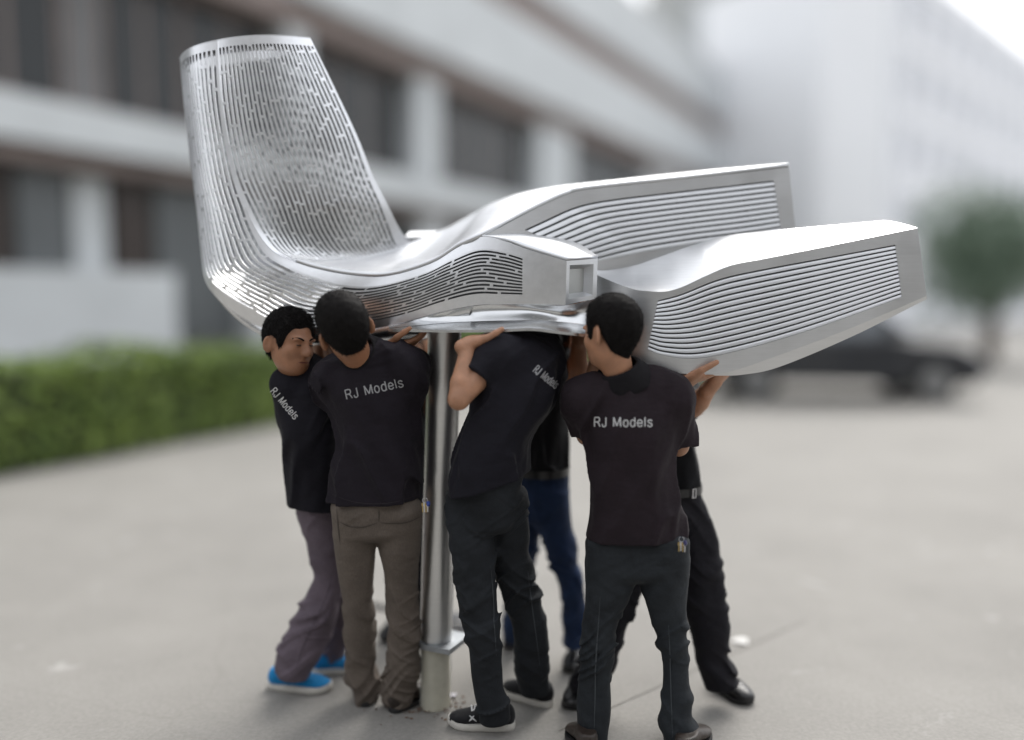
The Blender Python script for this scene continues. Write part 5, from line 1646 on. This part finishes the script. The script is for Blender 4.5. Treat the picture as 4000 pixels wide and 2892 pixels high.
# ------------------------------------------------------------------ small things
def keys(name, px, py, Y, label, blue):
    c = W(px, py, Y)
    e = tag(empty(name, tuple(c)), label, 'keys'); e.scale = (.72, .72, .72)
    th = np.linspace(0, 2 * math.pi, 17)
    MB().tube([(math.cos(a) * .013, 0, math.sin(a) * .013) for a in th], .0016, 6, False).build('ring', M['buckle'], e, True)
    r_ = random.Random(px)
    for k in range(4):
        x = -.012 + .009 * k; L = .038 + r_.random() * .012; y = -.004 * k
        mb = MB().box(x - .006, x + .006, y - .001, y + .001, -.030, -.014).box(x - .0028, x + .0028, y - .001, y + .001, -.030 - L * .7, -.030)
        mb.build('key', M['buckle'] if k % 2 else mat('brass', (.45, .34, .15), .35, 1), e)
    MB().tube([(.016, -.006, -.004), (.018, -.008, -.018), (.017, -.006, -.030)], [.008, .011, .007], 10).build('fob', mat('blue_fob', blue, .4), e, True)
keys('keychain', 1660, 1955, 3.10, 'bunch of keys with a blue fob at the hip beside the pole', (.02, .05, .25))
keys('keychain', 2662, 2108, 2.985, 'small bunch of keys at the hip of the right man', (.03, .03, .10))

# litter and dirt round the post
def flake(px, py, size, m, name, label, cat, seed, z=.003):
    c = Gd(px, py)
    r_ = np.random.default_rng(seed)
    n = 12
    P = []
    for k in range(n):
        a = 2 * math.pi * k / n
        rr = size * r_.uniform(.6, 1.1)
        P.append((math.cos(a) * rr * 1.3, math.sin(a) * rr, z + r_.uniform(0, size * .35)))
    mb = MB().add([(0, 0, z + size * .3)] + P, [(0, 1 + k, 1 + (k + 1) % n) for k in range(n)])
    o = mb.build(name, m, None, False)
    o.location = (c[0], c[1], 0)
    solidify(o, .002)
    tag(o, label, cat)
flake(1757, 2722, .028, mat('white_wrapper', (.62, .60, .66), .4, 0, .3, 30), 'wrapper', 'crumpled white wrapper lying beside the post', 'litter', 3)
flake(2890, 2508, .040, mat('white_paper', (.72, .71, .69), .8), 'paper_scrap', 'flat white paper scrap on the paving at the right', 'litter', 8, .002)
n = 130
r_ = np.random.default_rng(77)
v, f = [], []
for k in range(n):
    c = Gd(1690 + r_.normal(0, 95), 2765 + r_.normal(0, 26))
    s = r_.uniform(.002, .006); a = r_.uniform(0, 6.28)
    b = len(v)
    for j in range(4):
        v.append((c[0] + math.cos(a + j * 1.57) * s * (1.8 if j % 2 else .9), c[1] + math.sin(a + j * 1.57) * s * (1.8 if j % 2 else .9), .002 + r_.uniform(0, .006)))
    v.append((c[0], c[1], .004 + s * .6))
    f += [(b, b + 1, b + 4), (b + 1, b + 2, b + 4), (b + 2, b + 3, b + 4), (b + 3, b, b + 4)]
o = mk('debris', v, f, mat('leaf_crumbs', (.13, .075, .045), .9, 0, .5, 40), None, False)
tag(o, 'brown crumbs of leaves and dirt round the post', 'debris', kind='stuff')
# dark rod on the ground behind the brown trousers, cable coil by the pole
mb = MB().tube([Gd(1440, 2372) + np.array([0, 0, .012]), Gd(1490, 2378) + np.array([0, 0, .012]), Gd(1560, 2392) + np.array([0, 0, .012])], .011, 10)
tag(mb.build('rod', M['rubber_k'], None, True), 'thin black rod lying on the ground behind the brown trousers', 'rod')
c = Gd(1792, 2470)
P = []
for k in range(90):
    a = k * .35; rr = .055 + .012 * math.sin(k * .21)
    P.append((c[0] + math.cos(a) * rr, c[1] + math.sin(a) * rr, .006 + .0009 * k))
tag(MB().tube(P, .005, 6).build('cable_coil', mat('grey_cable', (.10, .11, .14), .5), None, True), 'small coil of grey cable beside the pole base', 'cable')

# expansion joints cut in the paving
def joint(a, b, w=.006):
    a, b = Gd(*a), Gd(*b)
    d = unit(b - a); n_ = np.array([-d[1], d[0], 0]) * w
    pts = [a + (b - a) * k / 24 for k in range(25)]
    r_ = np.random.default_rng(int(a[0] * 100) & 255)
    P = np.array([[p - n_ * r_.uniform(.6, 1.3) + [0, 0, .004], p + n_ * r_.uniform(.6, 1.3) + [0, 0, .004]] for p in pts])
    o = MB().grid(P, flip=True).build('paving_joint', mat('joint_dirt', (.14, .13, .115), .95, 0, .3, 30), None)
    tag(o, kind='structure')
joint((2180, 2860), (3150, 2425), .0022)
